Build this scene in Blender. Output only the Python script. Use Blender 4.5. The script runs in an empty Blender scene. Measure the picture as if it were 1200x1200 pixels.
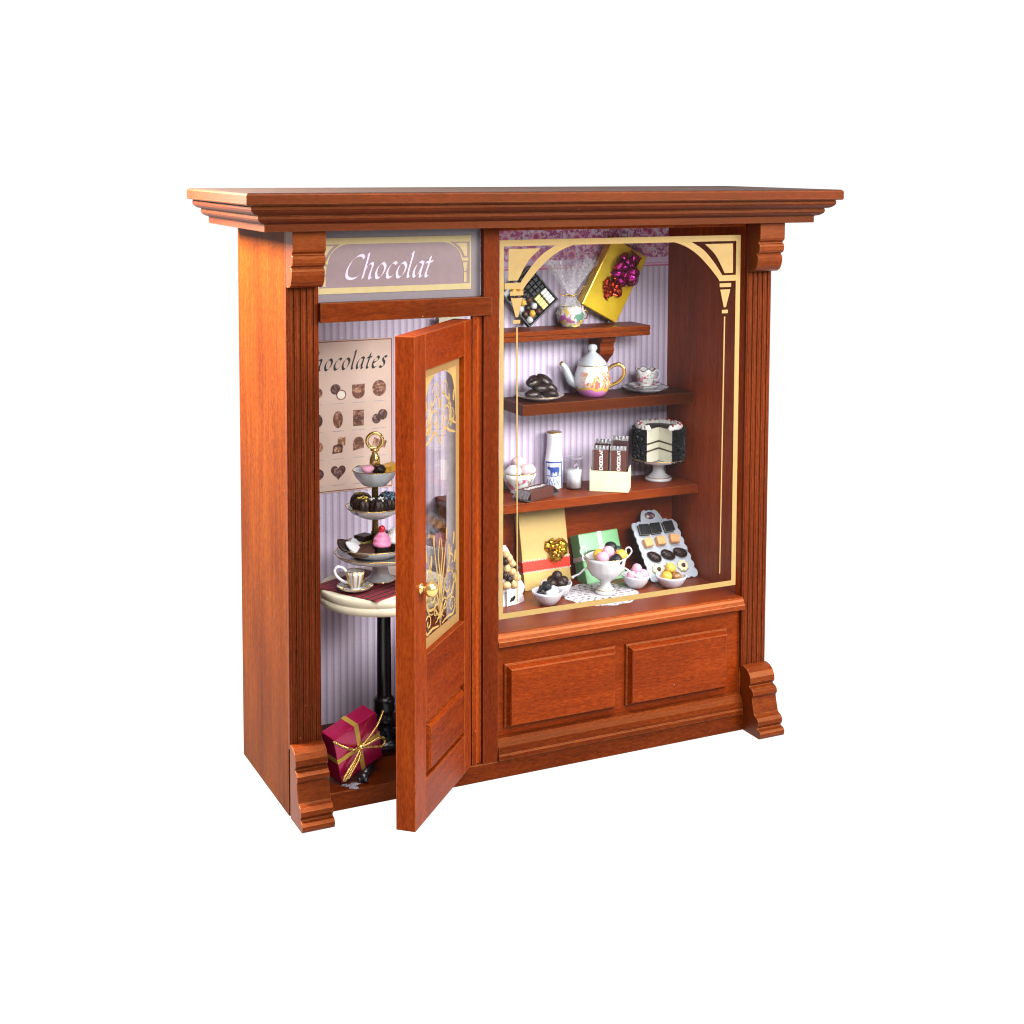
import bpy, bmesh, math, random
from mathutils import Vector, Matrix, Euler
RND = random.Random(11)
PI = math.pi
sc = bpy.context.scene
COL = sc.collection
sc.unit_settings.system = 'METRIC'
sc.unit_settings.scale_length = 0.01          # one unit is one centimetre
sin, cos, rad = math.sin, math.cos, math.radians

# ------------------------------------------------------------------ mesh helper
class MB:
    def __init__(s):
        s.v = []; s.f = []; s.mi = []; s.sm = []; s.M = Matrix(); s.cur = 0
    def add(s, vs, fs, smooth=False):
        b = len(s.v)
        s.v += [s.M @ Vector(v) for v in vs]
        for f in fs:
            s.f.append([b + i for i in f]); s.mi.append(s.cur); s.sm.append(smooth)
    def box(s, x0, y0, z0, x1, y1, z1):
        s.add([(x0,y0,z0),(x1,y0,z0),(x1,y1,z0),(x0,y1,z0),(x0,y0,z1),(x1,y0,z1),(x1,y1,z1),(x0,y1,z1)],
              [(3,2,1,0),(4,5,6,7),(0,1,5,4),(1,2,6,5),(2,3,7,6),(3,0,4,7)])
    def lathe(s, prof, n=40, cx=0, cy=0, smooth=True, fn=None):
        vs = []; fs = []
        for (r, z) in prof:
            for k in range(n):
                a = 2*PI*k/n
                rr, zz = (r, z) if fn is None else fn(r, z, a)
                vs.append((cx + rr*cos(a), cy + rr*sin(a), zz))
        m = len(prof)
        for j in range(m-1):
            for k in range(n):
                k2 = (k+1) % n
                fs.append((j*n+k, j*n+k2, (j+1)*n+k2, (j+1)*n+k))
        fs.append(tuple(range(n))[::-1]); fs.append(tuple((m-1)*n+k for k in range(n)))
        s.add(vs, fs, smooth)
    def tube(s, pts, r, n=10, closed=False, smooth=True, r2=None):
        pts = [Vector(p) for p in pts]; N = len(pts); vs = []; fs = []
        up = Vector((0.13,0.31,0.94))
        for i, p in enumerate(pts):
            if closed: t = pts[(i+1)%N] - pts[i-1]
            else: t = pts[min(i+1,N-1)] - pts[max(i-1,0)]
            t.normalize()
            a = t.cross(up)
            if a.length < 1e-3: a = t.cross(Vector((1,0,0)))
            a.normalize(); b = t.cross(a); up = a.cross(t) if False else up
            rr = r if r2 is None else r + (r2-r)*i/max(1,N-1)
            for k in range(n):
                an = 2*PI*k/n
                vs.append(p + a*rr*cos(an) + b*rr*sin(an))
        for i in range(N if closed else N-1):
            j = (i+1) % N
            for k in range(n):
                k2 = (k+1) % n
                fs.append((i*n+k, i*n+k2, j*n+k2, j*n+k))
        if not closed:
            fs.append(tuple(range(n))[::-1]); fs.append(tuple((N-1)*n+k for k in range(n)))
        s.add(vs, fs, smooth)
    def ball(s, c, r, n=20, m=12, sq=(1,1,1), jit=0.0, rot=None, seed=0):
        rr = random.Random(seed); vs = [];  fs = []
        ph = [rr.uniform(0,6) for _ in range(4)]
        def pt(th, a):
            d = Vector((sin(th)*cos(a), sin(th)*sin(a), cos(th)))
            k = 1 + jit*(sin(3*a+ph[0])*sin(th)**2*sin(2*th+ph[1]) + .7*sin(5*d.x+ph[2])*sin(4*d.z+ph[3]))
            d = Vector((d.x*sq[0], d.y*sq[1], d.z*sq[2]))*r*k
            if rot is not None: d = rot @ d
            return Vector(c) + d
        vs.append(pt(0,0))
        for j in range(1, m):
            for k in range(n): vs.append(pt(PI*j/m, 2*PI*k/n))
        vs.append(pt(PI,0)); L = len(vs)-1
        for k in range(n):
            k2 = (k+1)%n
            fs.append((0, 1+k, 1+k2)); fs.append((L, L-n+k2, L-n+k))
            for j in range(m-2): fs.append((1+j*n+k, 1+(j+1)*n+k, 1+(j+1)*n+k2, 1+j*n+k2))
        s.add(vs, fs, True)
    def prism(s, poly, d0, d1, plane='xz', smooth=False):
        # poly extruded along the third axis from d0 to d1
        def mp(a, b, d):
            return {'xz': (a, d, b), 'xy': (a, b, d), 'yz': (d, a, b)}[plane]
        n = len(poly)
        vs = [mp(a,b,d0) for a,b in poly] + [mp(a,b,d1) for a,b in poly]
        fs = [tuple(range(n)), tuple(range(2*n-1, n-1, -1))]
        b = len(s.v); s.add(vs, fs)
        s.add(vs, [(i, (i+1)%n, n+(i+1)%n, n+i) for i in range(n)], smooth)
    def build(s, name, mats, parent=None, bevel=0, seg=2, loc=None, rot=None, weld=True, solid=0):
        me = bpy.data.meshes.new(name)
        me.from_pydata([tuple(v) for v in s.v], [], s.f)
        if not isinstance(mats, (list, tuple)): mats = [mats]
        for m in mats: me.materials.append(m)
        for p, i, sm in zip(me.polygons, s.mi, s.sm):
            p.material_index = i; p.use_smooth = sm
        bm = bmesh.new(); bm.from_mesh(me)
        if weld: bmesh.ops.remove_doubles(bm, verts=bm.verts, dist=1e-5)
        bmesh.ops.recalc_face_normals(bm, faces=bm.faces)
        bm.to_mesh(me); bm.free()
        o = bpy.data.objects.new(name, me); COL.objects.link(o)
        if parent is not None: o.parent = parent
        if loc is not None: o.location = loc
        if rot is not None: o.rotation_euler = rot
        if solid:
            md = o.modifiers.new('thick', 'SOLIDIFY'); md.thickness = solid; md.offset = 0
        if bevel:
            md = o.modifiers.new('edge', 'BEVEL'); md.width = bevel; md.segments = seg; md.limit_method = 'ANGLE'; md.angle_limit = rad(40)
            md.harden_normals = False
        return o

def thing(name, label, cat, loc=(0,0,0), rot=(0,0,0), group=None):
    o = bpy.data.objects.new(name, None); COL.objects.link(o)
    o.location = loc; o.rotation_euler = rot; o.empty_display_size = 0.3
    return tag(o, label, cat, group)
def tag(o, label, cat, group=None, kind=None):
    o['label'] = label; o['category'] = cat
    if group: o['group'] = group
    if kind: o['kind'] = kind
    return o
def copy_of(o, loc, label, rot=None):
    c = o.copy(); COL.objects.link(c); c.location = loc; c['label'] = label
    if rot is not None: c.rotation_euler = rot
    return c

# ------------------------------------------------------------------ materials
def new_mat(name):
    m = bpy.data.materials.new(name); m.use_nodes = True
    nt = m.node_tree; nt.nodes.clear()
    out = nt.nodes.new('ShaderNodeOutputMaterial')
    p = nt.nodes.new('ShaderNodeBsdfPrincipled'); nt.links.new(p.outputs[0], out.inputs[0])
    return m, nt, p, out
def N(nt, t, **k):
    n = nt.nodes.new(t)
    for a, b in k.items():
        if a.startswith('i_'):
            key = a[2:].replace('_', ' ')
            n.inputs[key].default_value = b
        else: setattr(n, a, b)
    return n
def ramp(nt, fac, stops, interp='LINEAR'):
    r = N(nt, 'ShaderNodeValToRGB'); r.color_ramp.interpolation = interp
    e = r.color_ramp.elements
    while len(e) < len(stops): e.new(0.5)
    for el, (p, c) in zip(e, stops):
        el.position = p; el.color = (c[0], c[1], c[2], 1)
    nt.links.new(fac, r.inputs[0]); return r
def coords(nt, scale=(1,1,1), kind='Object'):
    tc = N(nt, 'ShaderNodeTexCoord'); mp = N(nt, 'ShaderNodeMapping')
    mp.inputs['Scale'].default_value = scale
    nt.links.new(tc.outputs[kind], mp.inputs[0]); return mp.outputs[0]

def plain(name, col, rough=.4, metal=0, spec=.5, coat=0, var=.12, vs=3.0, bump=0, bs=20, trans=0, sub=0):
    m, nt, p, out = new_mat(name)
    v = coords(nt)
    n = N(nt, 'ShaderNodeTexNoise', i_Scale=vs, i_Detail=5.0)
    nt.links.new(v, n.inputs['Vector'])
    lo = [c*(1-var) for c in col]; hi = [min(1, c*(1+var)) for c in col]
    r = ramp(nt, n.outputs['Fac'], [(.3, lo), (.7, hi)])
    nt.links.new(r.outputs[0], p.inputs['Base Color'])
    p.inputs['Roughness'].default_value = rough; p.inputs['Metallic'].default_value = metal
    p.inputs['Specular IOR Level'].default_value = spec; p.inputs['Coat Weight'].default_value = coat
    p.inputs['Coat Roughness'].default_value = .08
    if sub:
        p.inputs['Subsurface Weight'].default_value = sub; p.inputs['Subsurface Radius'].default_value = (.1,.07,.05); p.inputs['Subsurface Scale'].default_value = .5
    if bump:
        n2 = N(nt, 'ShaderNodeTexNoise', i_Scale=bs, i_Detail=4.0); nt.links.new(v, n2.inputs['Vector'])
        b = N(nt, 'ShaderNodeBump', i_Strength=bump, i_Distance=.05)
        nt.links.new(n2.outputs['Fac'], b.inputs['Height']); nt.links.new(b.outputs[0], p.inputs['Normal'])
    return m

def wood(name, axis, mul=1.0, rough=.42, spec=.07, tint=(1,1,1), seed=0.0):
    m, nt, p, out = new_mat(name)
    tc = N(nt, 'ShaderNodeTexCoord')
    def vec(along, across):
        mp = N(nt, 'ShaderNodeMapping')
        s = [across]*3; s['xyz'.index(axis)] = along
        mp.inputs['Scale'].default_value = s; mp.inputs['Location'].default_value = (seed*3.1, seed*1.7, seed*2.3)
        nt.links.new(tc.outputs['Object'], mp.inputs[0]); return mp.outputs[0]
    streak = N(nt, 'ShaderNodeTexNoise', i_Scale=1.0, i_Detail=6.0, i_Roughness=.6); nt.links.new(vec(.22, 3.2), streak.inputs['Vector'])
    broad = N(nt, 'ShaderNodeTexNoise', i_Scale=1.0, i_Detail=3.0); nt.links.new(vec(.10, .42), broad.inputs['Vector'])
    fine = N(nt, 'ShaderNodeTexNoise', i_Scale=1.0, i_Detail=5.0, i_Roughness=.7); nt.links.new(vec(3.0, 12.0), fine.inputs['Vector'])
    pore = N(nt, 'ShaderNodeTexVoronoi', i_Scale=1.0); nt.links.new(vec(1.5, 11.0), pore.inputs['Vector'])
    D = [.026*mul*tint[0], .0026*mul*tint[1], .0006*mul*tint[2]]
    Mi = [.088*mul*tint[0], .0120*mul*tint[1], .0015*mul*tint[2]]
    L = [.162*mul*tint[0], .0290*mul*tint[1], .0036*mul*tint[2]]
    a = N(nt, 'ShaderNodeMath', operation='MULTIPLY_ADD'); a.inputs[1].default_value = .30
    nt.links.new(streak.outputs['Fac'], a.inputs[0])
    b = N(nt, 'ShaderNodeMath', operation='MULTIPLY_ADD'); b.inputs[1].default_value = .34
    nt.links.new(broad.outputs['Fac'], b.inputs[0])
    c = N(nt, 'ShaderNodeMath', operation='MULTIPLY_ADD'); c.inputs[1].default_value = .62; c.inputs[2].default_value = -.13
    nt.links.new(fine.outputs['Fac'], c.inputs[0])
    nt.links.new(c.outputs[0], b.inputs[2]); nt.links.new(b.outputs[0], a.inputs[2])
    r = ramp(nt, a.outputs[0], [(.27, D), (.5, Mi), (.74, L)])
    pr = ramp(nt, pore.outputs['Distance'], [(.02, (.55,.5,.5)), (.22, (1,1,1))])
    mx = N(nt, 'ShaderNodeMix', data_type='RGBA', blend_type='MULTIPLY'); mx.inputs[0].default_value = .75
    nt.links.new(r.outputs[0], mx.inputs[6]); nt.links.new(pr.outputs[0], mx.inputs[7])
    chip = N(nt, 'ShaderNodeTexVoronoi', i_Scale=1.0, i_Randomness=1.0); nt.links.new(vec(.55, .9), chip.inputs['Vector'])
    cr_ = ramp(nt, chip.outputs['Distance'], [(.010, (.5,.5,.5)), (.022, (0,0,0))])
    m3 = N(nt, 'ShaderNodeMix', data_type='RGBA'); nt.links.new(cr_.outputs[0], m3.inputs[0]); nt.links.new(mx.outputs[2], m3.inputs[6]); m3.inputs[7].default_value = (.55,.38,.27,1)
    bv = N(nt, 'ShaderNodeBevel', samples=3); bv.inputs[0].default_value = .045
    gm_ = N(nt, 'ShaderNodeNewGeometry'); dt = N(nt, 'ShaderNodeVectorMath', operation='DOT_PRODUCT')
    nt.links.new(bv.outputs[0], dt.inputs[0]); nt.links.new(gm_.outputs['Normal'], dt.inputs[1])
    ed = N(nt, 'ShaderNodeMapRange'); ed.inputs[1].default_value = .985; ed.inputs[2].default_value = .86; ed.inputs[3].default_value = 0; ed.inputs[4].default_value = .75
    nt.links.new(dt.outputs['Value'], ed.inputs[0])
    e2 = N(nt, 'ShaderNodeMath', operation='MULTIPLY'); nt.links.new(ed.outputs[0], e2.inputs[0]); nt.links.new(fine.outputs['Fac'], e2.inputs[1])
    m4 = N(nt, 'ShaderNodeMix', data_type='RGBA'); nt.links.new(e2.outputs[0], m4.inputs[0]); nt.links.new(m3.outputs[2], m4.inputs[6]); m4.inputs[7].default_value = (.36,.15,.055,1)
    nt.links.new(m4.outputs[2], p.inputs['Base Color'])
    rr = N(nt, 'ShaderNodeMapRange'); rr.inputs[3].default_value = rough-.10; rr.inputs[4].default_value = rough+.14
    nt.links.new(fine.outputs['Fac'], rr.inputs[0]); nt.links.new(rr.outputs[0], p.inputs['Roughness'])
    p.inputs['Specular IOR Level'].default_value = spec*2.8; p.inputs['Specular Tint'].default_value = (1,.40,.16,1)
    bp = N(nt, 'ShaderNodeBump', i_Strength=.22, i_Distance=.02)
    nt.links.new(fine.outputs['Fac'], bp.inputs['Height']); nt.links.new(bp.outputs[0], p.inputs['Normal'])
    return m

def glass(name, tint=(1,1,1), ior=1.5, rough=0.0, gain=1.0, dirt=0.0):
    m = bpy.data.materials.new(name); m.use_nodes = True; nt = m.node_tree; nt.nodes.clear()
    out = N(nt, 'ShaderNodeOutputMaterial'); t = N(nt, 'ShaderNodeBsdfTransparent'); g = N(nt, 'ShaderNodeBsdfGlossy')
    t.inputs[0].default_value = (*tint, 1); g.inputs['Roughness'].default_value = rough
    lw = N(nt, 'ShaderNodeLayerWeight'); lw.inputs[0].default_value = .5
    pw = N(nt, 'ShaderNodeMath', operation='POWER'); pw.inputs[1].default_value = 5; nt.links.new(lw.outputs['Facing'], pw.inputs[0])
    f = N(nt, 'ShaderNodeMath', operation='MULTIPLY_ADD'); f0 = ((ior-1)/(ior+1))**2; f.inputs[1].default_value = 1-f0; f.inputs[2].default_value = f0
    nt.links.new(pw.outputs[0], f.inputs[0])
    v = coords(nt); n = N(nt, 'ShaderNodeTexNoise', i_Scale=1.3, i_Detail=3.0); nt.links.new(v, n.inputs['Vector'])
    mr = N(nt, 'ShaderNodeMapRange'); mr.inputs[3].default_value = gain*.9; mr.inputs[4].default_value = gain*1.1
    nt.links.new(n.outputs['Fac'], mr.inputs[0])
    mu = N(nt, 'ShaderNodeMath', operation='MULTIPLY'); nt.links.new(f.outputs[0], mu.inputs[0]); nt.links.new(mr.outputs[0], mu.inputs[1])
    ad = N(nt, 'ShaderNodeMath', operation='ADD'); ad.inputs[1].default_value = dirt; ad.use_clamp = True
    nt.links.new(mu.outputs[0], ad.inputs[0])
    mix = N(nt, 'ShaderNodeMixShader'); nt.links.new(ad.outputs[0], mix.inputs[0]); nt.links.new(t.outputs[0], mix.inputs[1]); nt.links.new(g.outputs[0], mix.inputs[2])
    nt.links.new(mix.outputs[0], out.inputs[0]); return m

def film(name, col, clear=.6, rough=.2):
    # thin see-through sheet: cellophane, gauze
    m, nt, p, out = new_mat(name)
    v = coords(nt); n = N(nt, 'ShaderNodeTexNoise', i_Scale=7.0, i_Detail=4.0); nt.links.new(v, n.inputs['Vector'])
    p.inputs['Base Color'].default_value = (*col, 1); p.inputs['Roughness'].default_value = rough
    t = N(nt, 'ShaderNodeBsdfTransparent'); mix = N(nt, 'ShaderNodeMixShader')
    mr = N(nt, 'ShaderNodeMapRange'); mr.inputs[1].default_value = .3; mr.inputs[2].default_value = .7; mr.inputs[3].default_value = max(0, 1-clear-.18); mr.inputs[4].default_value = 1-clear+.18
    nt.links.new(n.outputs['Fac'], mr.inputs[0]); nt.links.new(mr.outputs[0], mix.inputs[0])
    nt.links.new(t.outputs[0], mix.inputs[1]); nt.links.new(p.outputs[0], mix.inputs[2]); nt.links.new(mix.outputs[0], out.inputs[0]); return m

def spots(name, base, cols, scale, thr, rough=.15, spec=.5, coat=.3, stretch=(1,1,1)):
    # painted flowers on porcelain: blobs of colour on a plain ground
    m, nt, p, out = new_mat(name); v = coords(nt, stretch)
    prev = None
    for i, c in enumerate(cols):
        n = N(nt, 'ShaderNodeTexNoise', i_Scale=scale, i_Detail=2.5, noise_dimensions='4D'); n.inputs['W'].default_value = 1.7*i + .4
        nt.links.new(v, n.inputs['Vector'])
        r = ramp(nt, n.outputs['Fac'], [(thr, (0,0,0)), (thr+.035, (1,1,1))])
        mx = N(nt, 'ShaderNodeMix', data_type='RGBA'); nt.links.new(r.outputs[0], mx.inputs[0])
        if prev is None: mx.inputs[6].default_value = (*base, 1)
        else: nt.links.new(prev, mx.inputs[6])
        mx.inputs[7].default_value = (*c, 1); prev = mx.outputs[2]
    nt.links.new(prev, p.inputs['Base Color']); p.inputs['Roughness'].default_value = rough
    p.inputs['Specular IOR Level'].default_value = spec; p.inputs['Coat Weight'].default_value = coat
    return m

W_V = wood('mahogany_upright', 'z', mul=.8, tint=(1,.86,1.2)); W_H = wood('mahogany_level', 'x', seed=1, mul=.82)
W_SIDE = wood('mahogany_side', 'z', mul=.80, seed=2, rough=.5, spec=.02, tint=(1.1,1.5,1.0))
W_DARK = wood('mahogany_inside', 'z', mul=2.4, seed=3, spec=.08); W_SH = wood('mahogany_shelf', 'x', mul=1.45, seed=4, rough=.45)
W_DOOR = wood('mahogany_door', 'z', mul=1.2, tint=(1.15,1.0,.7), seed=5); W_DOORH = wood('mahogany_door_rail', 'x', mul=1.2, tint=(1.15,1.0,.7), seed=6)
W_PAN = wood('mahogany_panel', 'x', tint=(1.1,.95,.8), mul=1.3, seed=7, rough=.34, spec=.12)
W_BR = wood('mahogany_bracket_shelf', 'x', mul=1.35, tint=(1.2,1.25,.7), seed=8)
W_D = wood('mahogany_depth', 'y', seed=9)
GOLDTRIM = plain('gold_transfer', (.265,.172,.06), .55, 0, .2, var=.05)
GOLDPALE = plain('pale_gold_transfer', (.30,.235,.115), .55, 0, .2, var=.05)
BRASS = plain('brass', (.80,.57,.20), .16, .82, var=.05)
GOLD = plain('gilding', (.62,.40,.12), .22, .85, var=.12)
PORC = plain('white_porcelain', (.53,.53,.55), .10, 0, .5, .4, var=.02)
PORCB = plain('bluish_porcelain', (.47,.51,.55), .10, 0, .5, .4, var=.03)
WHITE = plain('white_plastic', (.54,.53,.58), .3, 0, .4, .1, var=.03)
CREAM = plain('cream_paint', (.62,.57,.43), .38, 0, .4, var=.04, bump=.1)
CHOC = plain('dark_chocolate', (.018,.008,.006), .4, 0, .3, var=.4, vs=6, bump=.25, bs=14)
CHOCM = plain('milk_chocolate', (.060,.025,.016), .4, 0, .4, var=.35, vs=6, bump=.2, bs=14)
BLACKC = plain('black_chocolate', (.010,.010,.013), .4, 0, .25, var=.3, bump=.2)
PINK = plain('pink_sugar', (.60,.28,.37), .55, 0, .3, var=.08, bump=.15)
PINKPALE = plain('pale_pink_sugar', (.60,.43,.45), .5, 0, .3, var=.06, bump=.15)
YELLOW = plain('golden_sugar', (.66,.36,.05), .4, 0, .4, var=.25, vs=5, bump=.15)
BLACK = plain('black_iron', (.008,.010,.014), .28, 0, .55, var=.3, bump=.08)

# ------------------------------------------------------------------ broad-nib and ribbon lettering, drawn in a flat plane
def smooth_pts(pts, k=6):
    if len(pts) < 3: 
        return [tuple(pts[0][i] + (pts[1][i]-pts[0][i])*t/k for i in (0,1)) for t in range(k+1)]
    P = [pts[0]] + list(pts) + [pts[-1]]; o = []
    for i in range(1, len(P)-2):
        a, b, c, d = P[i-1], P[i], P[i+1], P[i+2]
        for t in range(k):
            t /= k
            o.append(tuple(.5*((2*b[j]) + (c[j]-a[j])*t + (2*a[j]-5*b[j]+4*c[j]-d[j])*t*t + (3*b[j]-a[j]-3*c[j]+d[j])*t**3) for j in (0,1)))
    o.append(tuple(pts[-1])); return o
def ribbon(mb, pts, w, mp, k=6, taper=False, nib=None, raw=False):
    q = pts if raw else smooth_pts(pts, k); n = len(q); vs = []
    for i, p in enumerate(q):
        if nib is not None: dx, dy = nib
        else:
            a = q[max(0,i-1)]; b = q[min(n-1,i+1)]; tx, ty = b[0]-a[0], b[1]-a[1]; L = math.hypot(tx,ty) or 1
            ww = w*(sin(PI*(.08+.84*i/(n-1)))**.6 if taper else 1)
            dx, dy = -ty/L*ww/2, tx/L*ww/2
        vs += [mp(p[0]+dx, p[1]+dy), mp(p[0]-dx, p[1]-dy)]
    mb.add(vs, [(2*i, 2*i+1, 2*i+3, 2*i+2) for i in range(n-1)])
ITALIC = {
 'C': (1.12, [[(1.06,1.30),(.92,1.48),(.62,1.46),(.28,1.12),(.10,.62),(.16,.18),(.45,.0),(.80,.06),(1.04,.28)]]),
 'h': (.86, [[(.02,1.46),(.16,1.60),(.17,1.2),(.14,.6),(.12,.0)],[(.14,.5),(.30,.84),(.52,.98),(.62,.80),(.56,.36),(.58,.04),(.68,.0),(.82,.14)]]),
 'o': (.74, [[(.42,.98),(.20,.82),(.08,.42),(.20,.04),(.42,.04),(.60,.36),(.62,.74),(.42,.98)]]),
 'c': (.66, [[(.60,.86),(.46,.99),(.24,.84),(.09,.44),(.18,.06),(.38,.02),(.60,.20)]]),
 'l': (.42, [[(.0,1.46),(.15,1.62),(.16,1.2),(.12,.5),(.14,.08),(.24,.0),(.38,.14)]]),
 'a': (.78, [[(.60,.90),(.40,.98),(.18,.76),(.08,.36),(.16,.02),(.32,.08),(.50,.42),(.62,.92)],[(.62,.96),(.56,.4),(.57,.06),(.66,.0),(.80,.14)]]),
 't': (.50, [[(.24,1.32),(.20,.7),(.15,.2),(.22,.0),(.34,.03),(.46,.16)],[(.0,.94),(.22,.95),(.46,1.0)]]),
 'e': (.66, [[(.12,.46),(.34,.52),(.54,.70),(.50,.94),(.32,.95),(.12,.66),(.09,.24),(.24,.0),(.42,.04),(.60,.20)]]),
 's': (.56, [[(.52,.88),(.36,.98),(.20,.86),(.26,.62),(.42,.42),(.42,.14),(.24,.0),(.02,.10)]]),
 'M': (1.3, [[(.0,.02),(.14,.1),(.34,1.45)],[(.34,1.45),(.52,.1)],[(.52,.1),(1.0,1.45)],[(1.0,1.45),(1.02,.1),(1.2,.08)]]),
 'i': (.40, [[(.0,.8),(.15,.98),(.12,.4),(.14,.06),(.24,.0),(.36,.14)],[(.22,1.34),(.27,1.40)]]),
}
SANS = {
 'C': (.86, [[(.74,.84),(.52,1.0),(.2,.92),(.06,.5),(.2,.08),(.52,.0),(.74,.16)]]),
 'H': (.84, [[(.1,0),(.1,1)],[(.7,0),(.7,1)],[(.1,.52),(.7,.52)]]),
 'O': (.92, [[(.44,1.0),(.16,.86),(.06,.5),(.16,.14),(.44,0),(.72,.14),(.82,.5),(.72,.86),(.44,1.0)]]),
 'L': (.66, [[(.1,1),(.1,.0)],[(.1,.03),(.6,.03)]]),
 'A': (.84, [[(.04,0),(.4,1.0)],[(.4,1.0),(.76,0)],[(.18,.34),(.62,.34)]]),
 'T': (.76, [[(.36,0),(.36,1)],[(.02,.97),(.70,.97)]]),
}
def write_italic(mb, text, x, y, h, mp, slant=.22, nibw=.17, ang=42, sp=1.0, off=(0,-.0012,0)):
    kk = 0
    for ch in text:
        adv, strokes = ITALIC[ch]
        for st in strokes:
            q = [(x + (px + slant*py)*h, y + py*h) for px, py in st]
            a = rad(ang); kk += 1; o_ = Vector(off)*(kk % 4); ribbon(mb, q, 0, (lambda u, w, o_=o_: Vector(mp(u, w)) + o_), 8, nib=(cos(a)*nibw*h/2, sin(a)*nibw*h/2))
        x += adv*h*sp
    return x
def write_sans(mb, text, x, y, h, mp, w=.2):
    for ch in text:
        adv, strokes = SANS[ch]
        for st in strokes:
            ribbon(mb, [(x+px*h, y+py*h) for px, py in st], w*h, mp, 5)
        x += adv*h
    return x

# ================================================================== THE CABINET
W, D = 26.0, 8.28
SH = thing('shop_front_cabinet', 'mahogany miniature chocolate shop front cabinet with open glazed door and display window', 'display cabinet')

def one_box(name, b, mat, parent=SH, bevel=.025):
    m = MB(); m.box(*b); return m.build(name, mat, parent, bevel)
# side walls, floor, roof, back
one_box('side_panel', (0, .45, 0, 1.47, D, 26.78), W_SIDE)
one_box('side_panel', (24.53, .45, 0, 26, D, 26.78), W_DARK)
one_box('inner_ceiling', (1.47, .45, 26.55, 24.53, 8.098, 26.775), W_DARK)
one_box('floor_board', (1.47, .02, .30, 24.53, 8.2, .88), W_H)
one_box('plinth', (1.5, 0, 0, 24.5, .4, .86), W_H, bevel=.03)
one_box('partition', (9.95, 1.25, .88, 10.35, 8.08, 6.6), W_DARK)
one_box('backing_board', (10.36, 7.43, 7.1, 24.53, 7.6, 11.75), wood('mahogany_backing', 'x', mul=1.9, seed=12), bevel=0)

# wallpaper on the back: stripes, then a floral border above
def wallpaper():
    m, nt, p, out = new_mat('striped_floral_wallpaper')
    tc = N(nt, 'ShaderNodeTexCoord'); sp = N(nt, 'ShaderNodeSeparateXYZ'); nt.links.new(tc.outputs['Object'], sp.inputs[0])
    d = N(nt, 'ShaderNodeMath', operation='MULTIPLY'); d.inputs[1].default_value = 1/.37; nt.links.new(sp.outputs[0], d.inputs[0])
    fr = N(nt, 'ShaderNodeMath', operation='FRACT'); nt.links.new(d.outputs[0], fr.inputs[0])
    A = (.58,.52,.62); B = (.52,.40,.52); Cc = (.37,.32,.46); Dd = (.53,.46,.59)
    st = ramp(nt, fr.outputs[0], [(0, A), (.30, A), (.36, B), (.56, B), (.62, Cc), (.80, Cc), (.86, Dd), (1, A)])
    v = coords(nt)
    n0 = N(nt, 'ShaderNodeTexNoise', i_Scale=9.0, i_Detail=4.0); nt.links.new(v, n0.inputs['Vector'])
    vo = N(nt, 'ShaderNodeTexVoronoi', i_Scale=1.25); nt.links.new(v, vo.inputs['Vector'])
    n1 = N(nt, 'ShaderNodeTexNoise', i_Scale=3.4, i_Detail=3.0, i_Distortion=.8); nt.links.new(v, n1.inputs['Vector'])
    fl = ramp(nt, n1.outputs['Fac'], [(.36, (.62,.56,.70)), (.44, (.66,.40,.52)), (.50, (.52,.14,.28)), (.56, (.30,.06,.20)), (.63, (.56,.30,.46)), (.70, (.66,.62,.72))])
    ro = ramp(nt, vo.outputs['Distance'], [(.12, (.40,.07,.20)), (.24, (.62,.22,.36)), (.34, (.70,.46,.56)), (.40, (.8,.8,.8))])
    rm = ramp(nt, vo.outputs['Distance'], [(.32, (1,1,1)), (.40, (0,0,0))])
    fm = N(nt, 'ShaderNodeMix', data_type='RGBA'); nt.links.new(rm.outputs[0], fm.inputs[0]); nt.links.new(fl.outputs[0], fm.inputs[6]); nt.links.new(ro.outputs[0], fm.inputs[7])
    def above(z):
        g = N(nt, 'ShaderNodeMath', operation='GREATER_THAN'); g.inputs[1].default_value = z; nt.links.new(sp.outputs[2], g.inputs[0]); return g.outputs[0]
    prev = st.outputs[0]
    for z, c in ((24.0, (.52,.16,.27)), (24.10, (.60,.46,.64)), (24.16, (.56,.22,.36)), (24.22, (.58,.44,.62)), (24.50, None), (26.2, (.60,.50,.62))):
        mx = N(nt, 'ShaderNodeMix', data_type='RGBA'); nt.links.new(above(z), mx.inputs[0]); nt.links.new(prev, mx.inputs[6])
        if c: mx.inputs[7].default_value = (*c, 1)
        else: nt.links.new(fm.outputs[2], mx.inputs[7])
        prev = mx.outputs[2]
    gm = ramp(nt, n0.outputs['Fac'], [(.3, (.9,.9,.9)), (.7, (1,1,1))])
    mu = N(nt, 'ShaderNodeMix', data_type='RGBA', blend_type='MULTIPLY'); mu.inputs[0].default_value = 1
    nt.links.new(prev, mu.inputs[6]); nt.links.new(gm.outputs[0], mu.inputs[7]); nt.links.new(mu.outputs[2], p.inputs['Base Color'])
    p.inputs['Roughness'].default_value = .6; p.inputs['Specular IOR Level'].default_value = .25
    return m
bk = one_box('papered_back_wall', (1.47, 8.1, .32, 24.53, 8.27, 26.77), wallpaper(), bevel=0)
bk['label'] = 'lilac striped wallpaper with pink floral border'

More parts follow.
